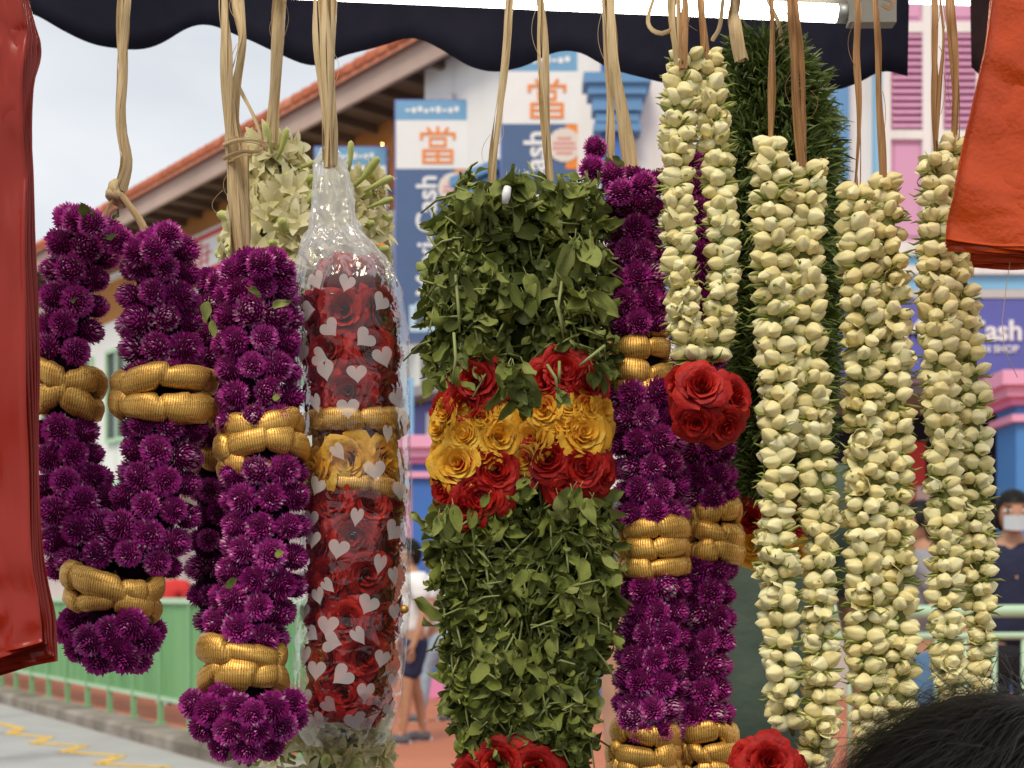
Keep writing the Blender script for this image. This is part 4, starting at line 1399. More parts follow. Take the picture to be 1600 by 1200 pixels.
# ------------------------------------------------------------------ strings of raffia
def raffia(parent, pts, wpx, Y, n=3, twist=2.0, m='raffia', name='raffia_string', spread=0.55):
    """a bundle of flat raffia strips twisted round a path given in image px at depth Y (or per-point)"""
    a = [P(q[0], q[1], q[2] if len(q) > 2 else Y) for q in pts]
    c = catmull([tuple(v) for v in a], 14)
    d = np.linalg.norm(np.diff(c, axis=0), axis=1)
    s = np.concatenate([[0], np.cumsum(d)])
    L = s[-1]
    k = max(int(L / 0.006), 12)
    W = wpx * 1.25 * Y / FPX
    mb = MB()
    n += 1
    for q in range(n):
        a0 = q * 2 * PI / n + R_.uniform(-0.4, 0.4)
        tw = twist * R_.uniform(0.8, 1.2)
        ww = W * R_.uniform(0.34, 0.58)
        self_tw = R_.uniform(-4, 4)
        j1, j2 = R_.uniform(0, 6), R_.uniform(0, 6)
        v, f, uv = [], [], []
        for i in range(k + 1):
            t = i / k * L
            p = Vector([np.interp(t, s, c[:, z]) for z in range(3)])
            p2 = Vector([np.interp(min(t + 0.004, L), s, c[:, z]) for z in range(3)])
            p1 = Vector([np.interp(max(t - 0.004, 0), s, c[:, z]) for z in range(3)])
            T = (p2 - p1).normalized()
            ex = Vector((0, -1, 0)) - T * (-T.y)
            ex.normalize()
            ey = T.cross(ex)
            an = a0 + tw * 2 * PI * t / 0.25 * 0.25
            off = (ex * math.cos(an) + ey * math.sin(an)) * (W * spread * 0.5 * (0.85 + 0.3 * math.sin(t * 60 + j1)))
            wa = an + 0.5 * math.sin(t * self_tw * 14 + j2)
            sd_ = (ex * math.sin(wa) - ey * math.cos(wa)).normalized()
            nr = (ex * math.cos(wa) + ey * math.sin(wa)).normalized()
            w_ = ww * (0.85 + 0.22 * math.sin(t * 45 + j2))
            for jj, (xx, hh) in enumerate(((-1, -0.22), (-0.5, 0.05), (0, 0.16), (0.5, 0.03), (1, -0.25))):
                v.append(p + off + sd_ * (w_ * 0.5 * xx) + nr * (w_ * 0.35 * hh))
                uv.append((t * 8 + q * 3.7, jj * 0.25 + q * 1.3))
        for i in range(k):
            for jj in range(4):
                b = i * 5 + jj
                f.append((b, b + 1, b + 6, b + 5))
        mb.add([tuple(x) for x in v], f, 0, uv)
    for q in range(2 if L > 0.06 else 0):          # loose fibres
        i0_ = R_.randrange(0, max(1, len(c) - 16))
        seg = c[i0_:i0_ + R_.randrange(8, 16)]
        a_, l_ = R_.uniform(0, 6), R_.uniform(0.4, 1.1) * W
        mb.tube([Vector(p_) + Vector((math.cos(a_) * l_ * math.sin(PI * (0.15 + 0.8 * k_ / len(seg))), -0.3 * l_, 0)) for k_, p_ in enumerate(seg)], 0.00022, 4)
    return mb.build(name, M[m], parent, smooth=True)

def knot(parent, px, py, Y, rpx, m='raffia', tilt=0.4):
    u = Y / FPX
    c = P(px, py, Y)
    mb = MB()
    for q in range(3):
        ax = Vector((math.sin(tilt + q * 0.5), 0.25 - q * 0.2, math.cos(tilt + q * 0.5))).normalized()
        M_ = frame(c + Vector((R_.uniform(-2, 2) * u, 0, (q - 1) * rpx * 0.35 * u)), ax)
        v, f, uv = [], [], []
        n1, n2 = 26, 6
        for i in range(n1):
            a = 2 * PI * i / n1
            for j in range(n2):
                b = 2 * PI * j / n2
                rr = rpx * u * (0.72 + 0.34 * math.cos(b))
                v.append(M_ @ Vector((rr * math.cos(a), rr * 0.8 * math.sin(a), rpx * u * 0.45 * math.sin(b))))
                uv.append((i / n1 * 1.2, j * 0.3))
        for i in range(n1):
            for j in range(n2):
                f.append((i * n2 + j, ((i + 1) % n1) * n2 + j, ((i + 1) % n1) * n2 + (j + 1) % n2, i * n2 + (j + 1) % n2))
        mb.add([tuple(x) for x in v], f, 0, uv)
    return mb.build('raffia_knot', M[m], parent, smooth=True)

# ------------------------------------------------------------------ gold ribbon bands
def band(parent, S, py, wpx, hpx, tilt=0.0, puffs=6, seed=None, dx=0, deep=0.85):
    """gathered gold ribbon round a strand at image height py; wpx = full width, hpx = height of the roll"""
    r = random.Random(seed if seed is not None else int(py * 7 + wpx))
    puffs += 1
    u = S.u
    pos, T, ex, ef, rad = S.at(S.t_of(py))
    pos = Vector((P(0, py, S.Y).x * 0 + pos.x + dx * u, pos.y, P(0, py, S.Y).z))
    up = (-T if T.z < 0 else T)
    up = (up - ex * tilt).normalized()
    exx = (ex - up * ex.dot(up)).normalized()
    eff = exx.cross(up); eff = eff if eff.y < 0 else -eff
    RX = (wpx / 2 - hpx * 0.34) * u
    RY = RX * deep
    rm = hpx * 0.54 * u
    n1, n2 = 132, 16
    v, f, uv = [], [], []
    # puff boundaries
    bnd = sorted([(i + 0.4 + r.uniform(-0.25, 0.25)) / puffs for i in range(puffs)])
    amp = [r.uniform(0.78, 1.16) for _ in range(puffs)]
    dz = [r.uniform(-0.3, 0.3) * hpx * u for _ in range(puffs)]
    slant = [r.uniform(-0.9, 0.9) for _ in range(puffs)]
    for i in range(n1):
        t = i / n1
        for j in range(n2):
            b = 2 * PI * j / n2
            ts = (t + 0.03 * math.sin(b) * slant[int(t * puffs) % puffs]) % 1.0
            k = 0
            for q in range(puffs):
                if ts >= bnd[q]: k = q + 1
            k0 = (k - 1) % puffs
            lo = bnd[k0]; hi = bnd[k % puffs]
            if hi <= lo: hi += 1
            tt = ts if ts >= lo else ts + 1
            x = (tt - lo) / max(hi - lo, 1e-3)
            env = 1 - (1 - min(1, 9 * x)) ** 2 * 0.42 - (1 - min(1, 14 * (1 - x))) ** 2 * 0.28
            env *= amp[k0] * (0.93 + 0.12 * math.sin(PI * x)) + 0.12 * (1 - x) - 0.06
            z0 = dz[k0] * (1 - x) + dz[k % puffs] * x
            a = t * 2 * PI
            rr = rm * env
            cx, cz = math.cos(b), math.sin(b)
            wr = 1 + 0.05 * noise.noise((t * 40, b * 1.3, seed or py)) + 0.16 * noise.noise((t * 9 + 3 * math.cos(b), 1.2 * math.sin(b), (seed or py) + 5))
            nrm = exx * math.cos(a) + eff * math.sin(a)
            p = pos + exx * (RX * math.cos(a)) + eff * (RY * math.sin(a)) + nrm * (rr * cx * 0.66 * wr) + up * (rr * cz * wr + z0)
            v.append(tuple(p))
            uv.append((a * RX, b * rm + 0.35 * (x - 0.5) * rm))
    for i in range(n1):
        for j in range(n2):
            i2, j2 = (i + 1) % n1, (j + 1) % n2
            f.append((i * n2 + j, i2 * n2 + j, i2 * n2 + j2, i * n2 + j2))
    mb = MB()
    mb.add(v, f, 0, uv)
    return mb.build('ribbon_band', M['gold'], parent, smooth=True)

# ------------------------------------------------------------------ globes on a strand
def globes(parent, S, py0, py1, gaps, dia=48, n_around=None, row=41, rand=0.06, maxang=2.3):
    u = S.u
    t, t1 = S.t_of(py0), S.t_of(py1)
    k = 0
    while t <= t1:
        fr = S.at(t)
        py = HOR - (fr[0].z - CAMZ) * FPX / S.Y
        skip = any(a < py < b for a, b in gaps)
        if not skip:
            rc = max(fr[4] - dia * 0.46 * u, 0.2 * dia * u)
            n = n_around or max(3, int(round(2 * PI * rc / (dia * 0.93 * u))))
            for q in range(n):
                th = 2 * PI * q / n + (PI / n if (k % 2) else 0) * 0.9 + R_.uniform(-rand, rand)
                th = (th + PI) % (2 * PI) - PI
                if abs(th) > maxang: continue
                nr = S.normal(fr, th)
                nn = (nr + fr[1] * R_.uniform(-0.25, 0.25) + fr[2] * R_.uniform(-0.2, 0.2)).normalized()
                r_ = dia * 0.5 * u * R_.uniform(0.88, 1.1)
                p = fr[0] + nr * rc * R_.uniform(0.95, 1.05) + fr[1] * R_.uniform(-2.5, 2.5) * u
                g = GLOBES[R_.randrange(5)] if R_.random() > 0.2 else GLOBES[5 + R_.randrange(2)]
                put(g, 'globe_flower', parent, frame(p, nn, r_ * 1.04, R_.uniform(0, 6)))
        t += row * u * R_.uniform(0.95, 1.05)
        k += 1

def globe_at(parent, px, py, Y, dia, nrm=(0, -1, 0.1), v=None):
    u = Y / FPX
    put(GLOBES[R_.randrange(5)] if v is None else GLOBES[v], 'globe_flower', parent, frame(P(px, py, Y), Vector(nrm), dia * 0.50 * u, R_.uniform(0, 6)))

FLAT = LEAVES[0::2]
def little_leaf(parent, px, py, Y, ln, direction, nrm=(0, -1, 0.3), name='sepal_leaf'):
    u = Y / FPX
    d = Vector(direction).normalized()
    n_ = Vector(nrm).normalized()
    x = d.cross(n_).normalized(); z = x.cross(d).normalized()
    M_ = Matrix(((x.x, d.x, z.x, 0), (x.y, d.y, z.y, 0), (x.z, d.z, z.z, 0), (0, 0, 0, 1)))
    put(R_.choice(FLAT), name, parent, Matrix.Translation(P(px, py, Y)) @ M_ @ Matrix.Scale(ln * u, 4))

# ================================================================== PURPLE GARLANDS
GP = 'purple globe amaranth garlands with gold ribbon bands'
# ---- 1: left
g = thing('flower_garland', 'purple flower garland of two joined strands beside the red bags on the left', 'garland', P(185, 300, Y0), GP)
S1 = Strand([(140, 345, 52), (126, 400, 58), (110, 500, 54), (102, 600, 54), (104, 700, 56), (126, 800, 72), (150, 880, 78), (158, 915, 72)], 0.95)
S2 = Strand([(262, 375, 45), (248, 440, 66), (254, 540, 66), (257, 640, 68), (252, 740, 64), (232, 820, 74), (208, 890, 72), (195, 915, 66)], 0.945)
S1.core('strand_core', M['strand_gap_shade'], g, 0.5); S2.core('strand_core', M['strand_gap_shade'], g, 0.5)
globes(g, S1, 352, 890, [(582, 634)])
globes(g, S2, 385, 885, [(590, 646)])
for (x, y, y_) in [(120, 345, 0.93), (145, 350, 0.915), (185, 375, 0.925), (262, 368, 0.91), (242, 390, 0.905), (215, 395, 0.92)]:
    globe_at(g, x, y, y_, 49, (R_.uniform(-.3, .3), -1, 0.6))
band(g, S1, 592, 124, 38, -0.08, 6, 11); band(g, S1, 628, 122, 36, -0.12, 6, 12)
band(g, S2, 598, 168, 40, -0.10, 6, 13); band(g, S2, 640, 170, 42, -0.14, 6, 14)
ST = Strand([(172, 900, 70), (176, 960, 72), (166, 1010, 76), (165, 1050, 60)], 0.925)
band(g, ST, 915, 160, 38, -0.24, 6, 15, 4); band(g, ST, 943, 154, 34, -0.20, 6, 16)
ST.core('strand_core', M['strand_gap_shade'], g, 0.5)
for (x, y, yy, d) in [(118, 970, .93, 54), (140, 1000, .90, 56), (205, 975, .90, 56), (228, 1000, .925, 54), (172, 985, .90, 50), (125, 1012, .93, 52), (155, 1030, .91, 54), (195, 1028, .905, 54), (215, 1030, .93, 50), (180, 1010, .90, 50), (105, 985, .94, 48), (240, 985, .945, 44), (175, 960, .92, 50)]:
    globe_at(g, x, y, yy, d, (R_.uniform(-.5, .5), -1, R_.uniform(-0.9, -0.1)))
raffia(g, [(196, -92, 1.0), (195, -5, .955), (192, 60), (190, 130), (190, 200), (195, 250), (186, 298)], 24, .95, 4, 3.2)
knot(g, 184, 303, .948, 19)
raffia(g, [(184, 305), (172, 322), (163, 345)], 15, .945, 2, 1.5)
raffia(g, [(190, 305), (207, 328), (222, 352), (231, 378)], 15, .942, 3, 1.5)
little_leaf(g, 150, 352, .91, 44, (-0.6, 0, 0.7)); little_leaf(g, 165, 372, .905, 20, (0.9, 0, 0.1)); little_leaf(g, 112, 470, .885, 20, (0.8, -0.3, -0.3)); little_leaf(g, 176, 342, .93, 24, (0.7, 0, 0.35))
# ---- 2: middle left, single front strand and a darker strand behind
g = thing('flower_garland', 'purple flower garland with ruffled gold bands left of the plastic wrapped roses', 'garland', P(385, 395, .94), GP)
S3 = Strand([(392, 405, 52), (402, 450, 68), (402, 540, 70), (404, 640, 68), (412, 740, 72), (416, 840, 72), (402, 920, 72), (378, 1000, 68)], 0.945)
S4 = Strand([(330, 430, 26), (322, 520, 34), (325, 620, 36), (330, 720, 38), (333, 820, 40), (330, 900, 40), (338, 980, 34)], 1.02)
S3.core('strand_core', M['strand_gap_shade'], g, 0.5); S4.core('strand_core', M['strand_gap_shade'], g, 0.6)
globes(g, S3, 418, 1000, [(662, 722)]); globes(g, S4, 440, 980, [(690, 745)], 42, 4)
for (x, y, y_) in [(365, 425, .925), (408, 412, .91), (440, 425, .93), (430, 410, .925), (345, 445, .95)]:
    globe_at(g, x, y, y_, 50, (R_.uniform(-.3, .3), -1, 0.7))
band(g, S3, 665, 136, 36, 0.05, 5, 21, 2); band(g, S3, 702, 148, 40, 0.04, 5, 22, 2); band(g, S3, 738, 120, 34, -0.12, 5, 24, -14)
band(g, S4, 716, 76, 36, -0.1, 4, 23, 4)
ST2 = Strand([(378, 990, 66), (380, 1060, 68), (378, 1120, 80), (380, 1180, 60)], 0.94)
band(g, ST2, 1020, 142, 40, -0.06, 5, 25, -2); band(g, ST2, 1060, 144, 44, -0.03, 6, 26, 0)
ST2.core('strand_core', M['strand_gap_shade'], g, 0.5)
for (x, y, yy, d) in [(305, 1100, .93, 54), (330, 1110, .90, 56), (372, 1105, .885, 52), (425, 1105, .89, 56), (455, 1100, .93, 52), (320, 1135, .92, 52), (358, 1140, .89, 54), (400, 1140, .885, 54), (440, 1135, .91, 54), (350, 1165, .92, 52), (385, 1168, .90, 54), (420, 1165, .915, 52), (395, 1115, .88, 50), (345, 1090, .91, 50), (460, 1120, .94, 48)]:
    globe_at(g, x, y, yy, d, (R_.uniform(-.5, .5), -1, R_.uniform(-0.8, 0.1)))
for k in range(9):
    little_leaf(g, 382 + R_.uniform(-18, 18), 1168, .915, R_.uniform(22, 34), (R_.uniform(-.6, .6), -.2, -1), name='dry_stub')
raffia(g, [(352, -92, 1.0), (350, -5, .95), (352, 70), (356, 150), (358, 225)], 21, .93, 3, 2.4)
raffia(g, [(372, -92, 1.0), (370, -5, .955), (378, 60), (366, 130), (364, 180), (372, 225)], 22, .935, 3, 3.0)
raffia(g, [(364, 215), (364, 270), (369, 330), (373, 372), (377, 412)], 33, .93, 5, 0.9)
raffia(g, [(382, 225), (385, 300), (386, 360), (380, 400)], 18, .935, 2, 0.8)
raffia(g, [(350, 226, .925), (375, 219, .915), (405, 222, .92), (416, 232, .935)], 14, .92, 2, 0.3, name='raffia_wrap'); raffia(g, [(352, 248, .925), (378, 238, .915), (404, 238, .92), (411, 228, .93)], 15, .92, 2, 0.3, name='raffia_wrap')
raffia(g, [(374, 140, .945), (395, 180), (408, 215), (400, 235)], 11, .94, 2, 0.8)
for (x, y, l_, d) in [(325, 470, 36, (-.2, 0, -1)), (330, 500, 30, (.2, 0, -1)), (425, 480, 32, (.8, -.2, .3)), (388, 450, 26, (.7, -.2, -.4)), (430, 615, 22, (.3, -.2, -1)), (432, 860, 28, (.5, -.3, -.6)), (352, 915, 30, (.7, -.3, .2))]:
    little_leaf(g, x, y, .90, l_, d)
# ---- 3: right of the leaf garland, two strands
g = thing('flower_garland', 'purple two strand garland with gold bands between the leaf garland and jasmine', 'garland', P(985, 270, .98), GP)
S5 = Strand([(985, 285, 44), (990, 340, 52), (992, 450, 54), (1000, 560, 56), (1006, 650, 64), (1015, 760, 60), (1020, 880, 58), (1022, 980, 58), (1015, 1080, 58), (1010, 1200, 56), (1010, 1300, 50)], 0.985)
S6 = Strand([(1075, 250, 38), (1085, 340, 46), (1090, 450, 48), (1095, 580, 48), (1102, 690, 48), (1108, 800, 48), (1106, 900, 46), (1102, 1000, 46), (1098, 1100, 46), (1105, 1200, 48), (1105, 1300, 44)], 1.01)
S5.core('strand_core', M['strand_gap_shade'], g, 0.55); S6.core('strand_core', M['strand_gap_shade'], g, 0.55)
globes(g, S5, 292, 1290, [(532, 620), (828, 896), (1142, 1212)], 46, 7, 37); globes(g, S6, 262, 1290, [(792, 870), (1142, 1212)], 45, 6, 37)
for (x, y, y_, d) in [(930, 232, .98, 40), (925, 265, .96, 46), (958, 275, .955, 46), (1005, 290, .945, 46), (1028, 285, .96, 44), (970, 300, .945, 46)]:
    globe_at(g, x, y, y_, d, (R_.uniform(-.5, .3), -1, 0.8))
little_leaf(g, 935, 258, .955, 30, (.3, 0, -1)); little_leaf(g, 948, 245, .96, 30, (.2, 0, -1)); little_leaf(g, 975, 262, .95, 26, (-.6, 0, .5))
band(g, S5, 548, 106, 32, -0.05, 5, 31, -2); band(g, S5, 582, 108, 38, -0.05, 5, 32, -4); band(g, S5, 617, 108, 38, -0.03, 5, 33, -4); band(g, S5, 522, 66, 26, 0.3, 4, 38, 20)
band(g, S5, 828, 118, 32, 0.12, 5, 34, 4); band(g, S5, 860, 116, 32, 0.10, 5, 35, 2); band(g, S5, 890, 116, 34, 0.08, 5, 36, 2)
band(g, S6, 798, 92, 34, -0.05, 5, 41, 6); band(g, S6, 832, 100, 38, -0.06, 5, 42, 6); band(g, S6, 864, 100, 36, -0.06, 5, 43, 6)
band(g, S5, 1145, 112, 32, 0.05, 5, 51, -2); band(g, S5, 1172, 118, 34, 0, 5, 52, -4); band(g, S5, 1203, 116, 34, 0, 5, 53, -4)
band(g, S6, 1145, 102, 32, -0.05, 5, 54, 2); band(g, S6, 1172, 104, 34, 0.05, 5, 55, 2); band(g, S6, 1203, 104, 34, 0, 5, 56, 2)
globe_at(g, 985, 1120, .93, 46, (-.2, -1, .3), 6)
raffia(g, [(942, -92, 1.0), (948, -5, .985), (958, 90), (975, 190), (988, 285)], 26, .975, 4, 2.6)
raffia(g, [(944, -92, 1.0), (946, -5, .99), (950, 100), (953, 180), (952, 262)], 16, .985, 3, 1.2)

# ================================================================== JASMINE GARLANDS
GJ = 'jasmine bud garlands'
SPIKE_A = []
for k in range(4):
    mb = MB()
    r = random.Random(k)
    mb.tube([(0, 0, 0), (r.uniform(-.06, .06), 0, 0.4), (r.uniform(-.1, .1), r.uniform(-.1, .1), 0.8), (r.uniform(-.14, .14), 0, 1.0)], [0.05, 0.075, 0.05, 0.012], 5)
    SPIKE_A.append((np.concatenate(mb.v), mb.f, mb.m))
def jasmine(parent, strands, cap=296):
    cand, spikes = [], []
    for S, py0, py1, bl, row in strands:
        S.core('strand_core', M['core_green'], parent, 0.30, S.t_of(py0), S.t_of(py1))
        u = S.u
        t, t1 = S.t_of(py0), S.t_of(py1)
        k = 0
        ph = R_.uniform(0, 6)
        while t < t1:
            fr = S.at(t)
            n = 6
            for q in range(n):
                th = ph + 2 * PI * q / n + k * 0.52 + R_.uniform(-0.22, 0.22)
                th = (th + PI) % (2 * PI) - PI
                nr = S.normal(fr, th)
                sg = (1 if math.sin(th) > 0 else -1) * (1 if R_.random() < 0.8 else -1)
                tg = nr.cross(fr[1]).normalized(); tg = tg if tg.x > 0 else -tg
                d = (nr * R_.uniform(0.55, 1.0) + tg * (sg * R_.uniform(0.15, 0.95)) - fr[1] * R_.uniform(-0.25, 0.45)).normalized()
                L_ = bl * 0.84 * u * R_.uniform(0.80, 1.14)
                dr_, dt_ = d.dot(nr), d.dot(tg)
                R1 = fr[4] * R_.uniform(0.84, 1.0)
                base = fr[0] + nr * max(math.sqrt(max(R1 * R1 - (L_ * dt_) ** 2, 0.0)) - L_ * dr_ * 0.97, -0.30 * R1) - tg * (L_ * dt_ * 0.25) + fr[1] * R_.uniform(-3, 3) * u
                i = R_.choices(range(8), BUD_W)[0]
                
                cand.append((math.cos(th), i, frame(base, d, L_, R_.uniform(0, 6))))
            for q in range(7):
                th = R_.uniform(-PI, PI) if R_.random() < 0.6 else R_.choice((-1.5, 1.5)) + R_.uniform(-0.5, 0.5)
                nr = S.normal(fr, th)
                d = (nr + fr[1] * R_.uniform(-0.35, 0.35)).normalized()
                ln = fr[4] * R_.uniform(0.7, 1.22)
                spikes.append((R_.choice(SPIKE_A), frame(fr[0] + fr[1] * R_.uniform(8, 14) * u, d, (ln * 0.95, ln * 0.95, ln), R_.uniform(0, 6))))
            t += row * u * R_.uniform(0.92, 1.08)
            k += 1
    cand.sort(key=lambda c: -c[0])
    for c in cand[:cap]:
        put(BUDS[c[1]], 'jasmine_bud', parent, c[2])
    if len(cand) > cap:
        joined('hidden_buds', [(BUD_A[c[1]], c[2]) for c in cand[cap:] if c[0] > -2], [M['bud'], M['calyx']], parent)
    joined('sepals', spikes, [M['spike']], parent)
# 1
g = thing('jasmine_garland', 'short jasmine bud garland ending in a ball of red roses', 'garland', P(1085, 85, .90), GJ)
J1 = Strand([(1072, 92, 34), (1062, 160, 35), (1058, 260, 33), (1059, 380, 32), (1066, 470, 34), (1082, 560, 36)], .905)
J2 = Strand([(1104, 92, 34), (1112, 160, 34), (1121, 260, 32), (1128, 380, 32), (1128, 470, 34), (1112, 560, 36)], .91)
jasmine(g, [(J1, 95, 568, 40, 23), (J2, 95, 568, 40, 23)])
ball = P(1107, 632, .905)
for (x, y, yy, rr, n_) in [(1096, 602, .874, 47, (-.10, -1, .25)), (1150, 620, .886, 43, (.7, -1, .1)), (1088, 660, .880, 42, (-.25, -1, -.6)), (1134, 666, .884, 42, (.4, -1, -.6)), (1058, 600, .90, 40, (-1, -.55, .1)), (1062, 640, .905, 38, (-1, -.5, -.4)), (1150, 640, .93, 44, (1, .1, -.2)), (1100, 620, .95, 46, (0, 1, 0)), (1125, 680, .91, 34, (.3, -.5, -1))]:
    rose(g, 'red', P(x, y, yy), n_, rr * .9 / FPX)
raffia(g, [(1054, -92, 1.0), (1056, -5, .92), (1056, 50), (1062, 108)], 24, .90, 3, 1.2)
raffia(g, [(1064, -92, 1.0), (1070, -5, .915), (1068, 50), (1066, 108)], 20, .895, 2, 1.2, 'raffia_dark', spread=0.35)
raffia(g, [(1093, -92, 1.0), (1096, -5, .91), (1100, 45), (1103, 96)], 23, .90, 2, 1.0, 'raffia_dark', spread=0.35)
raffia(g, [(1024, -10, .92), (1012, 30, .915), (1018, 48, .91), (1035, 54, .905), (1052, 46, .905)], 9, .91, 1, 0.3)
# 2
g = thing('jasmine_garland', 'long jasmine garland in front of the green needle garland, red roses at its foot', 'garland', P(1225, 215, .90), GJ)
J3 = Strand([(1205, 222, 34), (1206, 290, 40), (1206, 400, 39), (1210, 520, 38), (1214, 640, 36), (1214, 800, 37), (1216, 950, 37), (1222, 1080, 36), (1240, 1150, 34)], .90)
J4 = Strand([(1262, 262, 32), (1260, 340, 36), (1258, 420, 36), (1264, 520, 36), (1272, 640, 34), (1278, 760, 34), (1280, 900, 34), (1284, 1040, 35), (1284, 1130, 36), (1268, 1195, 34)], .905)
jasmine(g, [(J3, 228, 1150, 41, 25.5), (J4, 265, 1192, 40, 25.5)])
for (x, y, yy, rr, n_) in [(1203, 1190, .87, 52, (-.05, -1, .35)), (1168, 1190, .885, 38, (-.8, -1, .1)), (1240, 1205, .89, 40, (.7, -1, 0)), (1200, 1245, .88, 46, (0, -1, -.6))]:
    rose(g, 'red', P(x, y, yy), n_, rr * .9 / FPX)
raffia(g, [(1202, -92, 1.0), (1206, -5, .905), (1207, 60), (1206, 140), (1205, 225)], 17, .90, 2, 0.6, 'raffia_dark', spread=0.35)
raffia(g, [(1232, -92, 1.0), (1234, -5, .905), (1240, 70), (1245, 150), (1254, 262)], 20, .90, 2, 0.5, 'raffia_dark', spread=0.35)
raffia(g, [(1236, -92, 1.0), (1240, -5, .91), (1252, 90), (1256, 160), (1256, 255)], 15, .903, 2, 0.5, 'raffia_dark', spread=0.35)
# 3
g = thing('jasmine_garland', 'jasmine bud garland whose two strands touch, second from the right', 'garland', P(1360, 280, .91), GJ)
J5 = Strand([(1334, 296, 32), (1340, 360, 37), (1346, 480, 38), (1350, 620, 37), (1350, 780, 38), (1352, 920, 38), (1356, 1060, 38), (1362, 1160, 36), (1370, 1240, 34)], .91)
J6 = Strand([(1384, 284, 30), (1388, 360, 35), (1394, 480, 36), (1398, 620, 36), (1398, 780, 36), (1402, 920, 36), (1406, 1020, 36), (1404, 1120, 36), (1396, 1220, 34)], .915)
jasmine(g, [(J5, 300, 1230, 40, 25.5), (J6, 288, 1215, 39, 25.5)])
raffia(g, [(1338, -92, 1.0), (1341, -5, .915), (1338, 80), (1343, 170), (1340, 300)], 17, .91, 2, 1.6, 'raffia_dark', spread=0.35)
raffia(g, [(1366, -92, 1.0), (1367, -5, .915), (1372, 90), (1376, 170), (1380, 290)], 18, .91, 2, 0.8, 'raffia_dark', spread=0.35)
raffia(g, [(1372, -5, .912), (1394, 2), (1390, 14), (1378, 8)], 11, .91, 2, 0.2, 'raffia_dark', spread=0.35)
# 4
g = thing('jasmine_garland', 'jasmine bud garland partly hidden by the orange red bags, in front of the pink shutters', 'garland', P(1478, 220, .92), GJ)
J7 = Strand([(1462, 258, 33), (1462, 330, 34), (1460, 420, 34), (1466, 540, 36), (1472, 660, 36), (1476, 800, 34), (1476, 920, 34), (1482, 1030, 34), (1490, 1080, 32), (1496, 1150, 30)], .92)
J8 = Strand([(1488, 228, 28), (1486, 300, 30), (1498, 420, 34), (1512, 520, 34), (1520, 640, 34), (1526, 800, 34), (1530, 920, 34), (1532, 1040, 25.5), (1520, 1120, 30)], .93)
jasmine(g, [(J7, 262, 1150, 38, 25), (J8, 232, 1120, 37, 25)])
raffia(g, [(1456, -92, 1.0), (1460, -5, .925), (1460, 80), (1462, 160), (1463, 262)], 15, .92, 2, 2.2, 'raffia_dark', spread=0.35)
raffia(g, [(1484, -92, 1.0), (1486, -5, .93), (1490, 60), (1494, 140), (1494, 232)], 21, .925, 2, 0.6, 'raffia_dark', spread=0.35)
raffia(g, [(1468, -5, .92), (1474, 60), (1468, 130), (1464, 220)], 11, .915, 2, 1.0, 'raffia_dark', spread=0.35)

# ================================================================== LEAF GARLAND
g = thing('leaf_garland', 'thick green leaf garland with a band of yellow and red roses across its middle', 'garland', P(810, 280, .95))
LA = Strand([(768, 300, 36), (752, 330, 54), (744, 420, 58), (734, 500, 58), (742, 600, 60), (742, 700, 62), (748, 780, 58), (752, 860, 60), (758, 980, 60), (768, 1080, 54), (780, 1150, 48), (785, 1240, 44)], .96)
LB = Strand([(868, 290, 36), (876, 325, 58), (880, 420, 58), (884, 520, 56), (880, 600, 60), (880, 700, 62), (884, 780, 58), (890, 860, 60), (884, 980, 62), (870, 1080, 54), (862, 1150, 48), (850, 1240, 44)], .965)
LC = Strand([(815, 330, 40), (812, 480, 50), (811, 640, 40), (812, 720, 40), (815, 900, 50), (818, 1150, 40)], .975)
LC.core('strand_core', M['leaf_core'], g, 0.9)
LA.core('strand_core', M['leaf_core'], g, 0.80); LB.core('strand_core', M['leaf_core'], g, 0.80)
cand, stems = [], []
def leaves_on(S, py0, py1, n, k0, k1, sz, wilted):
    t0, t1 = S.t_of(py0), S.t_of(py1)
    for _ in range(n):
        t = R_.uniform(t0, t1)
        fr = S.at(t)
        th = R_.uniform(-1.9, 1.9)
        nr = S.normal(fr, th)
        tan = nr.cross(fr[1]).normalized()
        k = R_.uniform(k0, k1)
        base = fr[0] + nr * fr[4] * k
        down = fr[1] if fr[1].z < 0 else -fr[1]
        d = (down * R_.uniform(-0.25, 1.0) + tan * R_.uniform(-0.95, 0.95) + nr * R_.uniform(-0.2, 0.16)).normalized()
        n_ = (nr + tan * R_.uniform(-0.8, 0.8) + down * R_.uniform(-0.6, 0.5)).normalized()
        x = d.cross(n_)
        if x.length < 0.05: continue
        x.normalize(); z = x.cross(d)
        M_ = Matrix(((x.x, d.x, z.x, 0), (x.y, d.y, z.y, 0), (x.z, d.z, z.z, 0), (0, 0, 0, 1)))
        ln = R_.uniform(*sz) * S.u
        cand.append((k + 0.25 * math.cos(th) + R_.uniform(0, 0.1), (R_.randrange(12) * 2 + (1 if R_.random() < wilted else 0)), Matrix.Translation(base) @ M_ @ Matrix.Scale(ln, 4)))
    for _ in range(n // 7):
        t = R_.uniform(t0, t1); fr = S.at(t); th = R_.uniform(-1.6, 1.6); nr = S.normal(fr, th)
        tan = nr.cross(fr[1]).normalized()
        p = fr[0] + nr * fr[4] * R_.uniform(0.86, 1.04)
        d = (fr[1] * R_.uniform(-1, 1) + tan * R_.uniform(-1.2, 1.2) + nr * 0.15).normalized()
        L_ = R_.uniform(30, 75) * S.u
        stems.append([p, p + d * L_ * 0.5 + nr * R_.uniform(0, 6) * S.u, p + d * L_ + fr[1] * R_.uniform(0, 14) * S.u])
for S, sd_ in ((LA, -1), (LB, 1)):
    leaves_on(S, 300, 585, 560, 0.70, 1.16, (28, 52), 0.62)
    leaves_on(S, 782, 1215, 760, 0.68, 1.16, (32, 60), 0.75)
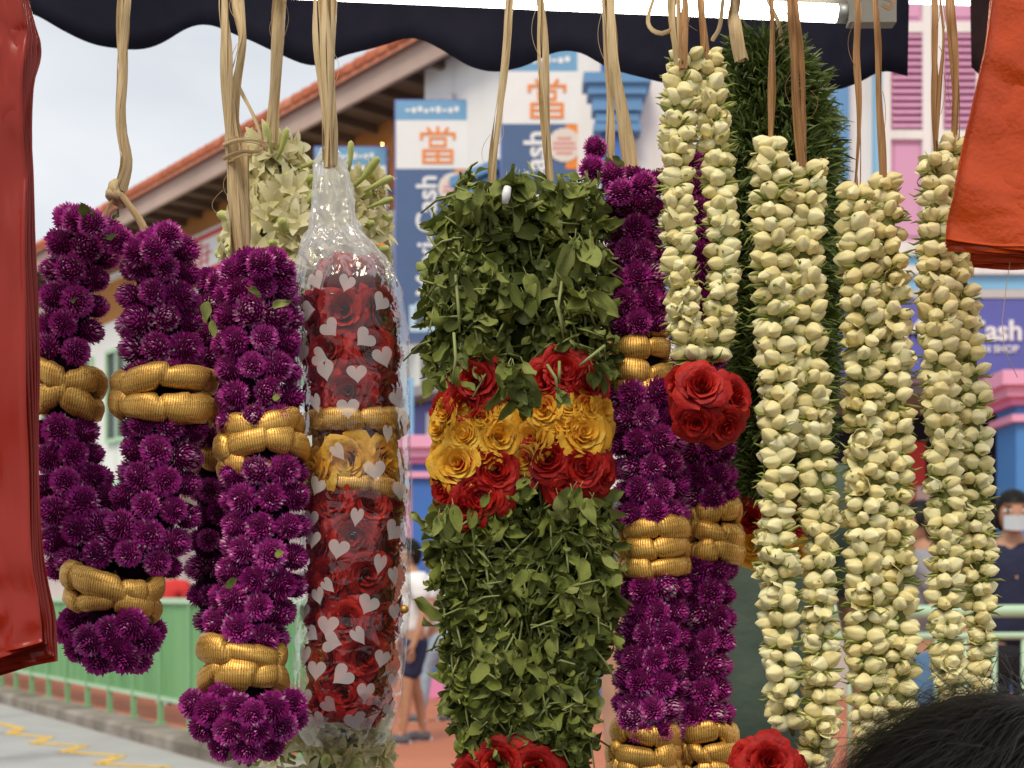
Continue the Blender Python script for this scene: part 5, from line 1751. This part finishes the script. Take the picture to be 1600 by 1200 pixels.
def tuft(px, py, Y, n, sz, spread):
    for _ in range(n):
        p = P(px + R_.uniform(-spread, spread), py + R_.uniform(-spread, spread) * .6, Y)
        d = Vector((R_.uniform(-.6, .6), R_.uniform(-.5, .1), R_.uniform(-1, -.4))).normalized()
        n_ = Vector((R_.uniform(-.5, .5), -1, R_.uniform(-.2, .7))).normalized()
        x = d.cross(n_).normalized(); z = x.cross(d)
        M_ = Matrix(((x.x, d.x, z.x, 0), (x.y, d.y, z.y, 0), (x.z, d.z, z.z, 0), (0, 0, 0, 1)))
        cand.append((2.0, R_.randrange(24), Matrix.Translation(p) @ M_ @ Matrix.Scale(R_.uniform(*sz) * Y / FPX, 4)))
tuft(795, 590, .90, 7, (56, 84), 14); tuft(700, 585, .91, 6, (40, 58), 22); tuft(930, 580, .92, 5, (34, 50), 18); tuft(820, 760, .905, 5, (40, 56), 24); tuft(900, 765, .905, 8, (44, 60), 30); tuft(710, 800, .91, 8, (36, 52), 26); tuft(765, 770, .895, 1, (34, 38), 4)
tuft(806, 300, .93, 10, (40, 56), 24); tuft(806, 440, .92, 8, (44, 60), 30); tuft(803, 575, .885, 8, (44, 66), 16); tuft(800, 625, .89, 4, (36, 54), 10); tuft(870, 610, .885, 3, (26, 40), 14); tuft(820, 290, .91, 12, (50, 70), 34); tuft(900, 300, .91, 12, (46, 66), 34); tuft(735, 310, .92, 8, (34, 50), 28); tuft(900, 380, .885, 5, (60, 80), 26); tuft(760, 420, .885, 5, (48, 66), 40); tuft(900, 450, .885, 5, (50, 66), 36); tuft(760, 1000, .89, 6, (40, 56), 60); tuft(880, 900, .89, 7, (40, 56), 60); tuft(850, 1060, .89, 5, (40, 56), 50)
cand.sort(key=lambda c: -c[0])
for c in cand[:300]:
    put(LEAVES[c[1]], 'leaf', g, c[2])
joined('inner_leaves', [(LEAF_A[c[1]], c[2]) for c in cand[300:]], [M['leaf'], M['stem']], g)
mb = MB()
for s in stems:
    mb.tube(s, [0.0011, 0.0010, 0.0006], 5)
for (x, y, x2, y2, x3, y3) in [(712, 430, 716, 480, 718, 520), (709, 520, 712, 560, 706, 600), (878, 440, 872, 480, 884, 520), (868, 470, 876, 500, 880, 530), (855, 570, 868, 590, 872, 620), (874, 565, 874, 585, 873, 600), (945, 540, 920, 560, 905, 572)]:
    mb.tube([P(x, y, .885), P(x2, y2, .88), P(x3, y3, .885)], [0.0012, 0.0012, 0.0007], 5)
mb.build('stems', [M['stem']], g, True)['kind'] = 'stuff'
raffia(g, [(803, -92, 1.0), (798, -5, .96), (790, 80), (780, 170), (772, 240), (766, 300)], 16, .95, 3, 1.0)
raffia(g, [(842, -92, 1.0), (845, -5, .96), (848, 90), (854, 180), (857, 240), (860, 285)], 19, .95, 3, 0.8)
RYL = [('red', 745, 605, 44, (-.1, -1, .1)), ('red', 728, 640, 42, (-.3, -1, 0)), ('red', 705, 620, 36, (-.9, -.8, 0)), ('yellow', 690, 670, 36, (-1, -.75, .1)), ('yellow', 689, 712, 32, (-1, -.7, 0)), ('yellow', 727, 685, 38, (-.25, -1, .1)), ('yellow', 780, 690, 42, (.2, -1, 0)), ('yellow', 717, 730, 44, (-.3, -1, 0)), ('red', 774, 740, 46, (.15, -1, 0)), ('red', 700, 775, 36, (-.8, -.8, -.2)), ('red', 752, 782, 46, (-.05, -1, -.2)), ('yellow', 772, 655, 34, (.3, -1, .3)),
       ('red', 880, 590, 44, (.1, -1, .2)), ('red', 850, 605, 38, (-.3, -1, .1)), ('red', 912, 605, 40, (.5, -1, .1)), ('yellow', 848, 648, 40, (-.2, -1, .1)), ('yellow', 830, 690, 36, (-.55, -1, 0)), ('yellow', 885, 640, 36, (.1, -1, .3)), ('yellow', 908, 682, 46, (.25, -1, .05)), ('yellow', 938, 650, 34, (.9, -.8, .1)), ('yellow', 865, 690, 32, (0, -1, -.3)), ('red', 855, 722, 46, (-.1, -1, .1)), ('red', 907, 735, 42, (.2, -1, 0)), ('red', 938, 745, 38, (.85, -.8, -.2)), ('yellow', 820, 722, 28, (-.5, -1, -.1)), ('red', 935, 610, 32, (.9, -.7, 0)), ('yellow', 940, 695, 30, (1, -.6, 0)),
       ('yellow', 752, 660, 36, (0, -1, .1)), ('yellow', 880, 668, 36, (0, -1, .1)), ('yellow', 700, 650, 34, (-.8, -1, .1)), ('yellow', 915, 645, 36, (.5, -1, .1)), ('yellow', 755, 715, 34, (0, -1, 0)), ('yellow', 940, 672, 34, (1, -.7, 0)), ('red', 690, 645, 30, (-1, -.7, 0)), ('red', 690, 752, 32, (-1, -.7, 0)), ('red', 880, 762, 34, (0, -1, -.2)), ('red', 730, 800, 38, (-.3, -1, -.2)),
       ('red', 780, 1190, 46, (-.2, -1, .1)), ('red', 838, 1200, 46, (.2, -1, .1)), ('red', 735, 1210, 40, (-.8, -1, 0))]
for k_, x, y, rr, n_ in RYL:
    nn = Vector(n_).normalized()
    rose(g, k_, P(x, y, .958) + Vector((0, -0.029 * abs(nn.y), 0)) , nn, rr * 1.22 * .93 / FPX)
# small white tag caught in the leaves
mb = MB()
c = P(791, 305, .893)
mb.tube([c + Vector((-.0008, 0, -.006)), c + Vector((0, -.001, 0)), c + Vector((.001, 0, .0055))], [.002, .0032, .0026], 10)
mb.build('white_petal', M['signwhite'], g, True)

# ================================================================== GREEN NEEDLE GARLAND
g = thing('needle_garland', 'thick dark green garland of fine needle leaves behind the jasmine, with roses at its foot', 'garland', P(1190, 70, 1.06))
NG = Strand([(1188, 70, 30), (1190, 110, 70), (1205, 180, 100), (1212, 280, 105), (1220, 400, 98), (1222, 520, 92), (1215, 640, 85), (1210, 720, 78), (1208, 800, 60)], 1.07)
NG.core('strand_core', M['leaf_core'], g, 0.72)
V, Fc = [], []
t0, t1 = 0.0, NG.L
nb = 0
mb = MB()
for _ in range(2600):
    t = R_.uniform(t0, t1)
    fr = NG.at(t)
    th = R_.uniform(-2.0, 2.0)
    nr = NG.normal(fr, th); tan = nr.cross(fr[1]).normalized()
    d0 = (nr * R_.uniform(0.5, 1) + tan * R_.uniform(-0.75, 0.75) + fr[1] * R_.uniform(-0.75, 0.5)).normalized()
    base = fr[0] + nr * fr[4] * R_.uniform(0.55, 0.78)
    for q in range(4):
        d = (d0 + Vector((R_.uniform(-.25, .25), R_.uniform(-.25, .25), R_.uniform(-.25, .25)))).normalized()
        L_ = R_.uniform(26, 48) * NG.u; wd = R_.uniform(1.3, 2.6) * NG.u
        s = d.cross(Vector((R_.uniform(-1, 1), R_.uniform(-1, 1), R_.uniform(-1, 1)))).normalized() * wd
        bend = fr[1] * R_.uniform(0, 7) * NG.u
        b = base + tan * R_.uniform(-5, 5) * NG.u + fr[1] * R_.uniform(-5, 5) * NG.u
        m1_, m2_ = b + d * L_ * 0.6, b + d * L_ + bend
        mb.add([tuple(x) for x in (b - s * .7, b + s * .7, m1_ + s, m2_ + s * .25, m2_ - s * .25, m1_ - s)], [(0, 1, 2, 5), (5, 2, 3, 4)])
mb.build('needles', M['blade'], g, False)['kind'] = 'stuff'
for k_, x, y, rr, n_ in [('red', 1172, 812, 34, (-.4, -1, 0)), ('red', 1215, 815, 36, (.1, -1, 0)), ('red', 1250, 812, 32, (.5, -1, 0)), ('yellow', 1178, 852, 34, (-.4, -1, 0)), ('yellow', 1220, 860, 36, (.1, -1, -.1)), ('yellow', 1248, 868, 32, (.5, -1, -.2))]:
    rose(g, k_, P(x, y, 1.04), n_, rr * 1.1 * 1.04 / FPX)
raffia(g, [(1142, -92, 1.0), (1148, -5, 1.05), (1150, 40), (1160, 95)], 26, 1.02, 4, 1.5)
raffia(g, [(1130, -5, 1.03), (1124, 40, 1.03), (1112, 62, 1.03)], 10, 1.03, 1, .4)
raffia(g, [(1196, -5, 1.05), (1212, 30, 1.04), (1222, 72, 1.04)], 12, 1.03, 2, .6)

# ================================================================== TUBEROSE GARLAND
g = thing('tuberose_garland', 'cream white tuberose garland behind the plastic wrapped roses', 'garland', P(430, 215, 1.08))
TG = Strand([(422, 246, 8), (428, 285, 24), (444, 338, 64), (452, 395, 90), (470, 480, 80), (520, 600, 62), (535, 900, 60), (520, 1080, 62), (512, 1150, 86), (505, 1210, 90)], 1.10)
TH = Strand([(550, 290, 16), (556, 330, 30), (556, 380, 42), (548, 450, 40), (545, 600, 30)], 1.13)
TG.core('strand_core', M['core_green'], g, 0.6); TH.core('strand_core', M['core_green'], g, 0.6)
def tubs(S, py0, py1, row, n, ln, skip=None):
    t, t1 = S.t_of(py0), S.t_of(py1)
    k = 0
    while t < t1:
        fr = S.at(t)
        py = HOR - (fr[0].z - CAMZ) * FPX / S.Y
        if not (skip and skip[0] < py < skip[1]):
            for q in range(n):
                th = -1.9 + 3.8 * (q + 0.5 * (k % 2)) / n + R_.uniform(-.12, .12)
                nr = S.normal(fr, th)
                d = (nr + fr[1] * R_.uniform(-0.45, 0.3) + fr[2] * R_.uniform(-.25, .25)).normalized()
                L_ = ln * S.u * R_.uniform(0.85, 1.15)
                base = fr[0] + nr * max(fr[4] - L_ * .62, 0)
                if R_.random() < 0.09:
                    put(TBUD, 'tuberose_bud', g, frame(base, d, L_ * 1.1, 0))
                else:
                    put(R_.choice(TUBES), 'tuberose_flower', g, frame(base, d, L_, R_.uniform(0, 6)))
        t += row * S.u
        k += 1
tubs(TG, 250, 1205, 20, 13, 58, (475, 1105)); tubs(TH, 298, 450, 20, 9, 52)
for (x, y, d, ln) in [(425, 240, (-.2, -.3, 1), 40), (432, 250, (.4, -.2, 1), 44), (470, 262, (.9, -.4, .15), 46), (545, 268, (.1, -.2, 1), 40), (553, 292, (.75, -.3, .75), 52), (568, 300, (.9, -.3, .35), 46), (575, 325, (.9, -.4, .2), 40)]:
    put(TBUD, 'tuberose_bud', g, frame(P(x, y, 1.06), Vector(d), ln * 1.06 / FPX * 1.1, 0))
raffia(g, [(446, -92, 1.0), (441, -5, 1.05), (436, 60), (428, 150), (423, 225)], 24, 1.06, 3, 1.0)

# ================================================================== WRAPPED ROSE GARLAND
WY = 0.985
g = thing('wrapped_garland', 'red rose garland wrapped in clear cellophane printed with white hearts', 'garland', P(515, 240, WY))
WS = Strand([(540, 405, 50), (546, 440, 78), (550, 520, 84), (553, 660, 84), (555, 800, 84), (553, 950, 84), (548, 1050, 80), (543, 1120, 64)], WY)
WS.core('strand_core', mat('dark_rose_core', [(0.05, 0.003, 0.003), (0.08, 0.004, 0.004)], 0.8, 0.1), g, 0.78)
t = WS.t_of(440)
k = 0
while t < WS.t_of(1110):
    fr = WS.at(t)
    py = HOR - (fr[0].z - CAMZ) * FPX / WY
    col = 'yellow' if 676 < py < 752 or (965 < py < 1010) else 'red'
    if not (640 < py < 676 or 752 < py < 775):
        for th in ((-1.9, -0.95, 0.0, 0.95, 1.9) if k % 2 else (-1.45, -0.48, 0.48, 1.45)):
            th += R_.uniform(-.1, .1)
            nr = WS.normal(fr, th)
            cc = col if not (965 < py < 1010) else ('yellow' if (abs(th) > 0.9) else 'red')
            rose(g, cc, fr[0] + nr * (fr[4] - (30 if k == 0 else 19) * WS.u) + fr[1] * R_.uniform(-6, 6) * WS.u, nr + fr[1] * R_.uniform(-.2, .2), (40 if k == 0 else (54 if cc == 'yellow' else 50)) * WS.u)
    t += 56 * WS.u if 600 < py < 800 else 60 * WS.u
    k += 1
band(g, WS, 659, 172, 36, -0.02, 6, 61); band(g, WS, 762, 168, 32, -0.12, 6, 62)
gb = MB(); gb.add(*icosphere(0.0035, 2)); put(gb.mesh('gold_bead', [M['gold']], True), 'gold_bead', g, Matrix.Translation(P(632, 952, .97)))
raffia(g, [(490, -92, 1.0), (494, -5, .98), (498, 60), (504, 140), (512, 250)], 20, .97, 3, 1.2)
raffia(g, [(522, -92, 1.0), (517, -5, .985), (516, 60), (516, 140), (517, 260)], 24, .972, 4, .8)
raffia(g, [(506, -92, 1.0), (508, -5, .975), (510, 80), (514, 180), (515, 262)], 18, .965, 3, .6)
# film: neck, shoulder and body with folds
FILM = [(232, 514, 12), (262, 516, 24), (300, 520, 30), (335, 520, 33), (362, 523, 38), (382, 528, 52), (402, 534, 66), (424, 540, 76), (450, 546, 84), (520, 550, 88), (660, 554, 88), (800, 555, 88), (950, 553, 88), (1040, 547, 87), (1090, 544, 84), (1120, 540, 80), (1150, 538, 70), (1163, 537, 62)]
fpy = np.array([q[0] for q in FILM]); fcx = np.array([q[1] for q in FILM]); frr = np.array([q[2] for q in FILM])
def film(py, th, off=0.0):
    cx = np.interp(py, fpy, fcx); rr = np.interp(py, fpy, frr)
    u = WY / FPX
    neck = max(0.0, min(1.0, (420 - py) / 60.0)); foot = max(0.0, min(1.0, (py - 1080) / 70.0))
    sx, sy = math.sin(th), math.cos(th)
    q = Vector((sx * 1.4, sy * 1.4, py * 0.011))
    nval = noise.noise(q * 1.3 + Vector((3, 1, 7))) * 0.03 + noise.ridged_multi_fractal(q * 1.7, 0.9, 2.1, 3, 1.0, 2.0) * 0.008 - 0.01
    qq = Vector((sx * 2.3, sy * 2.3, py * 0.022))
    cr = (abs(noise.noise(qq * 1.6)) - 0.2) * 0.42 + (abs(noise.noise(qq * 3.7)) - 0.2) * 0.22
    pleat = 0.09 * math.sin(th * 9 + 2 * noise.noise((py * .02, 0, 0)))
    amt = nval + (cr * 0.35 + pleat * 0.9 * (1 - foot)) * max(neck * 1.0, foot * 0.35)
    if 380 <= py <= 470:
        amt += 0.05 * math.sin(th * 9 + py * .02) * (1 - abs(py - 415) / 70)
    R1 = rr * (1 + amt) * u + off
    flat = 1.0 - 0.45 * foot
    c = P(cx, py, WY)
    return c + Vector((sx * R1, -sy * R1 * flat, 0)) + Vector((0, 0, 0.35 * (cr * max(neck, foot)) * rr * u))
mb = MB()
n1, n2 = 132, 250
v, f = [], []
pys = [232 + (1163 - 232) * i / n2 for i in range(n2 + 1)]
for py in pys:
    for j in range(n1):
        v.append(tuple(film(py, 2 * PI * j / n1)))
for i in range(n2):
    for j in range(n1):
        j2 = (j + 1) % n1
        f.append((i * n1 + j, i * n1 + j2, (i + 1) * n1 + j2, (i + 1) * n1 + j))
mb.add(v, f)
def film_mat():
    m, n, b = nodes_of('clear_cellophane')
    L = n.links
    n.nodes.remove(b)
    out = n.nodes['Material Output']
    tr = n.nodes.new('ShaderNodeBsdfTransparent'); tr.inputs[0].default_value = (0.96, 0.96, 0.96, 1)
    gl = n.nodes.new('ShaderNodeBsdfGlossy'); gl.inputs['Roughness'].default_value = 0.09; gl.inputs[0].default_value = (1, 1, 1, 1)
    fz = n.nodes.new('ShaderNodeFresnel'); fz.inputs['IOR'].default_value = 1.5
    t = n.nodes.new('ShaderNodeTexCoord')
    nz_ = n.nodes.new('ShaderNodeTexNoise'); nz_.inputs['Scale'].default_value = 30; nz_.inputs['Detail'].default_value = 3
    L.new(t.outputs['Object'], nz_.inputs['Vector'])
    sp = n.nodes.new('ShaderNodeSeparateXYZ'); L.new(t.outputs['Object'], sp.inputs[0])
    neck = n.nodes.new('ShaderNodeMapRange'); neck.inputs[1].default_value = P(0, 470, WY).z; neck.inputs[2].default_value = P(0, 385, WY).z
    L.new(sp.outputs[2], neck.inputs[0])
    def facets(scale, stretch):
        vo = n.nodes.new('ShaderNodeTexVoronoi'); vo.feature = 'DISTANCE_TO_EDGE'; vo.inputs['Scale'].default_value = scale
        mp = n.nodes.new('ShaderNodeMapping'); mp.inputs['Scale'].default_value = (1, 1, stretch)
        ad = n.nodes.new('ShaderNodeMix'); ad.data_type = 'VECTOR'; ad.inputs[0].default_value = 0.025
        L.new(t.outputs['Object'], mp.inputs[0]); L.new(mp.outputs[0], ad.inputs[4]); L.new(nz_.outputs['Color'], ad.inputs[5])
        L.new(ad.outputs[1], vo.inputs['Vector'])
        return math_(n, 'DIVIDE', vo.outputs['Distance'], scale)
    # creases: flat facets that meet in sharp folds, fine at the gathered neck and broad on the body
    hn = math_(n, 'ADD', math_(n, 'MULTIPLY', facets(55, 0.16), 0.45), math_(n, 'MULTIPLY', facets(130, 0.2), 0.35))
    hb = math_(n, 'ADD', math_(n, 'MULTIPLY', facets(16, 0.8), 0.16), math_(n, 'MULTIPLY', facets(40, 2.2), 0.05))
    h = math_(n, 'ADD', math_(n, 'MULTIPLY', hn, neck.outputs[0]), math_(n, 'MULTIPLY', hb, math_(n, 'SUBTRACT', 1.0, neck.outputs[0])))
    bp = n.nodes.new('ShaderNodeBump'); bp.inputs['Strength'].default_value = 1.0; bp.inputs['Distance'].default_value = 1.0
    L.new(h, bp.inputs['Height'])
    L.new(bp.outputs[0], gl.inputs['Normal']); L.new(bp.outputs[0], fz.inputs['Normal'])
    ms = n.nodes.new('ShaderNodeMixShader')
    L.new(math_(n, 'MINIMUM', math_(n, 'MULTIPLY', fz.outputs[0], 0.9), 0.26), ms.inputs[0]); L.new(tr.outputs[0], ms.inputs[1]); L.new(gl.outputs[0], ms.inputs[2])
    df = n.nodes.new('ShaderNodeBsdfTranslucent'); df.inputs[0].default_value = (0.9, 0.9, 0.9, 1)
    d2 = n.nodes.new('ShaderNodeBsdfDiffuse'); d2.inputs[0].default_value = (0.9, 0.9, 0.9, 1)
    m3 = n.nodes.new('ShaderNodeMixShader'); m3.inputs[0].default_value = 0.5
    L.new(df.outputs[0], m3.inputs[1]); L.new(d2.outputs[0], m3.inputs[2])
    m2 = n.nodes.new('ShaderNodeMixShader'); L.new(math_(n, 'MULTIPLY_ADD', neck.outputs[0], 0.30, 0.012), m2.inputs[0])
    L.new(ms.outputs[0], m2.inputs[1]); L.new(m3.outputs[0], m2.inputs[2])
    L.new(m2.outputs[0], out.inputs['Surface'])
    return m
wrap = mb.build('cellophane', film_mat(), g, True)
def heart_mat():
    m, n, b = nodes_of('white_heart_print')
    L = n.links
    b.inputs['Base Color'].default_value = (0.80, 0.76, 0.74, 1); b.inputs['Roughness'].default_value = 0.35
    tr = n.nodes.new('ShaderNodeBsdfTransparent')
    tl = n.nodes.new('ShaderNodeBsdfTranslucent'); tl.inputs[0].default_value = (0.8, 0.76, 0.74, 1)
    m1_ = n.nodes.new('ShaderNodeMixShader'); m1_.inputs[0].default_value = 0.3
    L.new(b.outputs[0], m1_.inputs[1]); L.new(tl.outputs[0], m1_.inputs[2])
    ms = n.nodes.new('ShaderNodeMixShader'); ms.inputs[0].default_value = 0.62
    L.new(tr.outputs[0], ms.inputs[1]); L.new(m1_.outputs[0], ms.inputs[2])
    L.new(ms.outputs[0], n.nodes['Material Output'].inputs['Surface'])
    return m
HM = heart_mat()
hearts = [(505, 455, .3), (553, 462, 0), (492, 500, 1.4), (602, 487, -.3), (527, 530, .4), (580, 545, -.5), (480, 560, .1), (510, 572, .9), (605, 570, .3), (520, 592, .6), (568, 598, .5), (625, 630, .2), (555, 650, 0), (505, 640, .3), (612, 685, .4), (540, 715, .5), (594, 742, .2), (507, 765, -.2), (628, 770, .2), (495, 815, .2), (568, 812, -.1), (500, 845, .1), (541, 860, -.2), (620, 832, -.1), (601, 882, -.4), (524, 915, .5), (585, 943, -.3), (484, 955, .2), (508, 930, .3), (622, 955, .1), (498, 988, .7), (524, 975, .3), (570, 990, .8), (486, 1020, .2), (506, 1042, .2), (547, 1050, -.6), (604, 1025, .2), (580, 1075, .4), (612, 1105, .1), (524, 1095, .8), (620, 1060, .2), (562, 1120, .4), (485, 1085, .2), (530, 1000, 1.1), (505, 1120, .3), (620, 900, .2), (480, 905, .1), (478, 690, .2), (475, 600, .4)]
for (hx, hy, ro) in hearts:
    cx = np.interp(hy, fpy, fcx); rr = np.interp(hy, fpy, frr)
    s0 = max(-0.97, min(0.97, (hx - cx) / rr)); th0 = math.asin(s0)
    hs = R_.uniform(15.5, 19)
    ro += R_.uniform(-0.5, 0.5); sqz = R_.choice((1, 1, 1, 0.8, 0.6))
    v = []
    n = 30
    rings = [(1.0, n), (0.5, n)]
    for rad, n_ in rings:
        for i in range(n_):
            a = 2 * PI * i / n_
            x = 16 * math.sin(a) ** 3 / 16.5
            y = (13 * math.cos(a) - 5 * math.cos(2 * a) - 2 * math.cos(3 * a) - math.cos(4 * a)) / 16.5
            x, y = x * rad * sqz, y * rad
            X_ = x * math.cos(ro) - y * math.sin(ro); Y_ = x * math.sin(ro) + y * math.cos(ro)
            v.append(tuple(film(min(max(hy - Y_ * hs, 233), 1162), th0 + X_ * hs / rr, 0.0006)))
    v.append(tuple(film(hy, th0, 0.0006)))
    f = []
    for i in range(n):
        i2 = (i + 1) % n
        f.append((i, i2, n + i2, n + i)); f.append((n + i, n + i2, 2 * n))
    m1 = MB(); m1.add(v, f)
    m1.build('printed_heart', HM, wrap, True)

# ================================================================== PLASTIC BAGS
def bag_mat(name, cols, tcol, emb):
    m = mat(name, cols, 0.26, 0.4, 0, 5, 3, bump=emb, bscale=90 if emb < .5 else 330, bdist=0.0012, transl=0.22, tcol=tcol)
    return m
def bag_sheets(root, outline_l, outline_r, Y, nlay, m, step, seed, wave=0.004, foldamp=0.006):
    """a pack of thin bags hanging: outline_l/r = [(px,py)...] edges from top to bottom; each layer shifted"""
    r = random.Random(seed)
    cl, cr = catmull([(x, y, 0) for x, y in outline_l], 12), catmull([(x, y, 0) for x, y in outline_r], 12)
    def edge(c, t):
        s = t * (len(c) - 1); i = int(min(s, len(c) - 2)); q = s - i
        return c[i] * (1 - q) + c[i + 1] * q
    for k in range(nlay):
        nu, nv = 26, 60
        mb = MB()
        for sd_ in (0, 1):
            v, f = [], []
            for i in range(nv + 1):
                t = i / nv
                a, b = edge(cl, t), edge(cr, t)
                for j in range(nu + 1):
                    s = j / nu
                    px = a[0] * (1 - s) + b[0] * s + step[0] * k * (0.3 + 0.7 * t)
                    py = a[1] * (1 - s) + b[1] * s + step[1] * k * t + 2.2 * math.sin(s * 9 + k * 2) * t
                    p = P(px, py, Y)
                    fold = foldamp * math.sin(s * 5.0 + t * 1.5 + seed) * (0.4 + 0.6 * t) + wave * noise.noise((s * 3 + k * .3, t * 6, seed)) + 0.5 * wave * abs(noise.noise((s * 7, t * 11 + k * .2, seed + 4)))
                    dep = fold + k * 0.0022 + sd_ * 0.0011
                    v.append((p.x, Y + dep, p.z))
            w_ = nu + 1
            for i in range(nv):
                for j in range(nu):
                    q = i * w_ + j
                    f.append((q, q + w_, q + w_ + 1, q + 1) if sd_ == 0 else (q, q + 1, q + w_ + 1, q + w_))
            mb.add(v, f)
        # close the rims
        b = (nu + 1) * (nv + 1)
        ff = []
        for i in range(nv):
            for j in (0, nu):
                q = i * (nu + 1) + j
                ff.append((q, q + nu + 1, b + q + nu + 1, b + q))
        for j in range(nu):
            q = nv * (nu + 1) + j
            ff.append((q, q + 1, b + q + 1, b + q))
        mb.f.extend(ff); mb.m.extend([0] * len(ff))
        mb.build('bag', m, root, smooth=True)
RB = bag_mat('dark_red_plastic', [(0.30, 0.018, 0.008), (0.40, 0.028, 0.012)], (0.55, 0.035, 0.013), 0.12)
g = thing('plastic_bags', 'pack of dark red plastic bags hanging at the left edge', 'plastic bags', P(0, 500, .80))
bag_sheets(g, [(-190, -80), (-190, 200), (-190, 500), (-190, 800), (-185, 1062)], [(10, -80), (34, 15), (38, 60), (30, 170), (34, 320), (37, 500), (40, 680), (46, 850), (60, 945), (66, 1002)], .80, 6, RB, (2.6, 6.5), 3, 0.011, 0.008)
OB = bag_mat('orange_red_plastic', [(0.60, 0.07, 0.008), (0.72, 0.095, 0.012)], (0.85, 0.11, 0.01), 0.55)
g = thing('plastic_bags', 'pack of bright orange red plastic bags hanging at the top right corner', 'plastic bags', P(1600, 200, .80))
bag_sheets(g, [(1556, -80), (1548, 10), (1532, 110), (1508, 215), (1488, 310), (1479, 372)], [(1900, -80), (1900, 60), (1900, 200), (1900, 300), (1900, 360), (1900, 396)], .80, 5, OB, (2.2, 3.0), 5, 0.006, 0.006)
bag_sheets(g, [(1530, 200), (1522, 300), (1515, 370), (1516, 408)], [(1800, 200), (1800, 300), (1800, 380), (1800, 414)], .825, 4, OB, (3.5, 2.0), 8, 0.004, 0.003)

mb = MB(); mb.tube([P(1578, 410, .82), P(1572, 450, .82), P(1566, 500, .82), P(1569, 545, .82), P(1590, 590, .82)], 0.00022, 5)
mb.build('loose_thread', M['raffia'], g, True)
# ================================================================== NEAR HEAD
HX, HY_ = P(1574, 0, .74).x, .74
ztop = P(0, 1071, .74).z
Hh = 1.16
g = person(HX, HY_, 0.115, ztop - 0.133, 80, 'black haired head of a person close to the camera at the bottom right corner', cloth('dark_tee', (0.05, 0.05, 0.06)), cloth('dark_jeans', (0.04, 0.045, 0.06)), stride=0.02)
# a full head of hair, strand by strand, over that person's crown
hc = Vector((HX, HY_ + 0.012, ztop - 0.103))
mb = MB()
v, f = icosphere(1.0, 3)
v = v * np.array([0.094, 0.112, 0.098])
v = v[:, :] + np.array(hc)
mb.add(v, f)
for _ in range(5200):
    z = R_.uniform(-0.15, 1); a = R_.uniform(0, 2 * PI)
    s = math.sqrt(1 - z * z)
    n_ = Vector((s * math.cos(a), s * math.sin(a), z))
    p = hc + Vector((n_.x * 0.094, n_.y * 0.112, n_.z * 0.098))
    away = Vector((n_.x - 0.25, n_.y + 0.2, -0.15)).normalized()
    tan = (away - n_ * away.dot(n_)).normalized()
    cl_ = noise.noise_vector(n_ * 3.0) * 0.55
    tan = (tan + cl_ - n_ * cl_.dot(n_)).normalized()
    L_ = R_.uniform(0.03, 0.06)
    w_ = tan.cross(n_).normalized() * R_.uniform(0.0003, 0.0006)
    pts = []
    lift = R_.uniform(0.05, 0.30) + (0.4 if R_.random() < 0.05 else 0)
    for i in range(5):
        t = i / 4
        q = p + tan * L_ * t + n_ * (L_ * (lift * math.sin(t * 2.4) - 0.35 * t * t * 0.5))
        dd = q - hc
        e = Vector((dd.x / 0.094, dd.y / 0.112, dd.z / 0.098)).length
        if e < 1.01: q = hc + dd * (1.012 / e)
        pts.append(q)
    vv = []
    for i, q in enumerate(pts):
        k = 1 - 0.75 * i / 4
        vv += [tuple(q - w_ * k), tuple(q + w_ * k)]
    mb.add(vv, [(2 * i, 2 * i + 1, 2 * i + 3, 2 * i + 2) for i in range(4)])
for c in g.children:
    if c.name.startswith('hair'):
        bpy.data.objects.remove(c)
        break
mb.build('hair', M['hairb'], g, True)
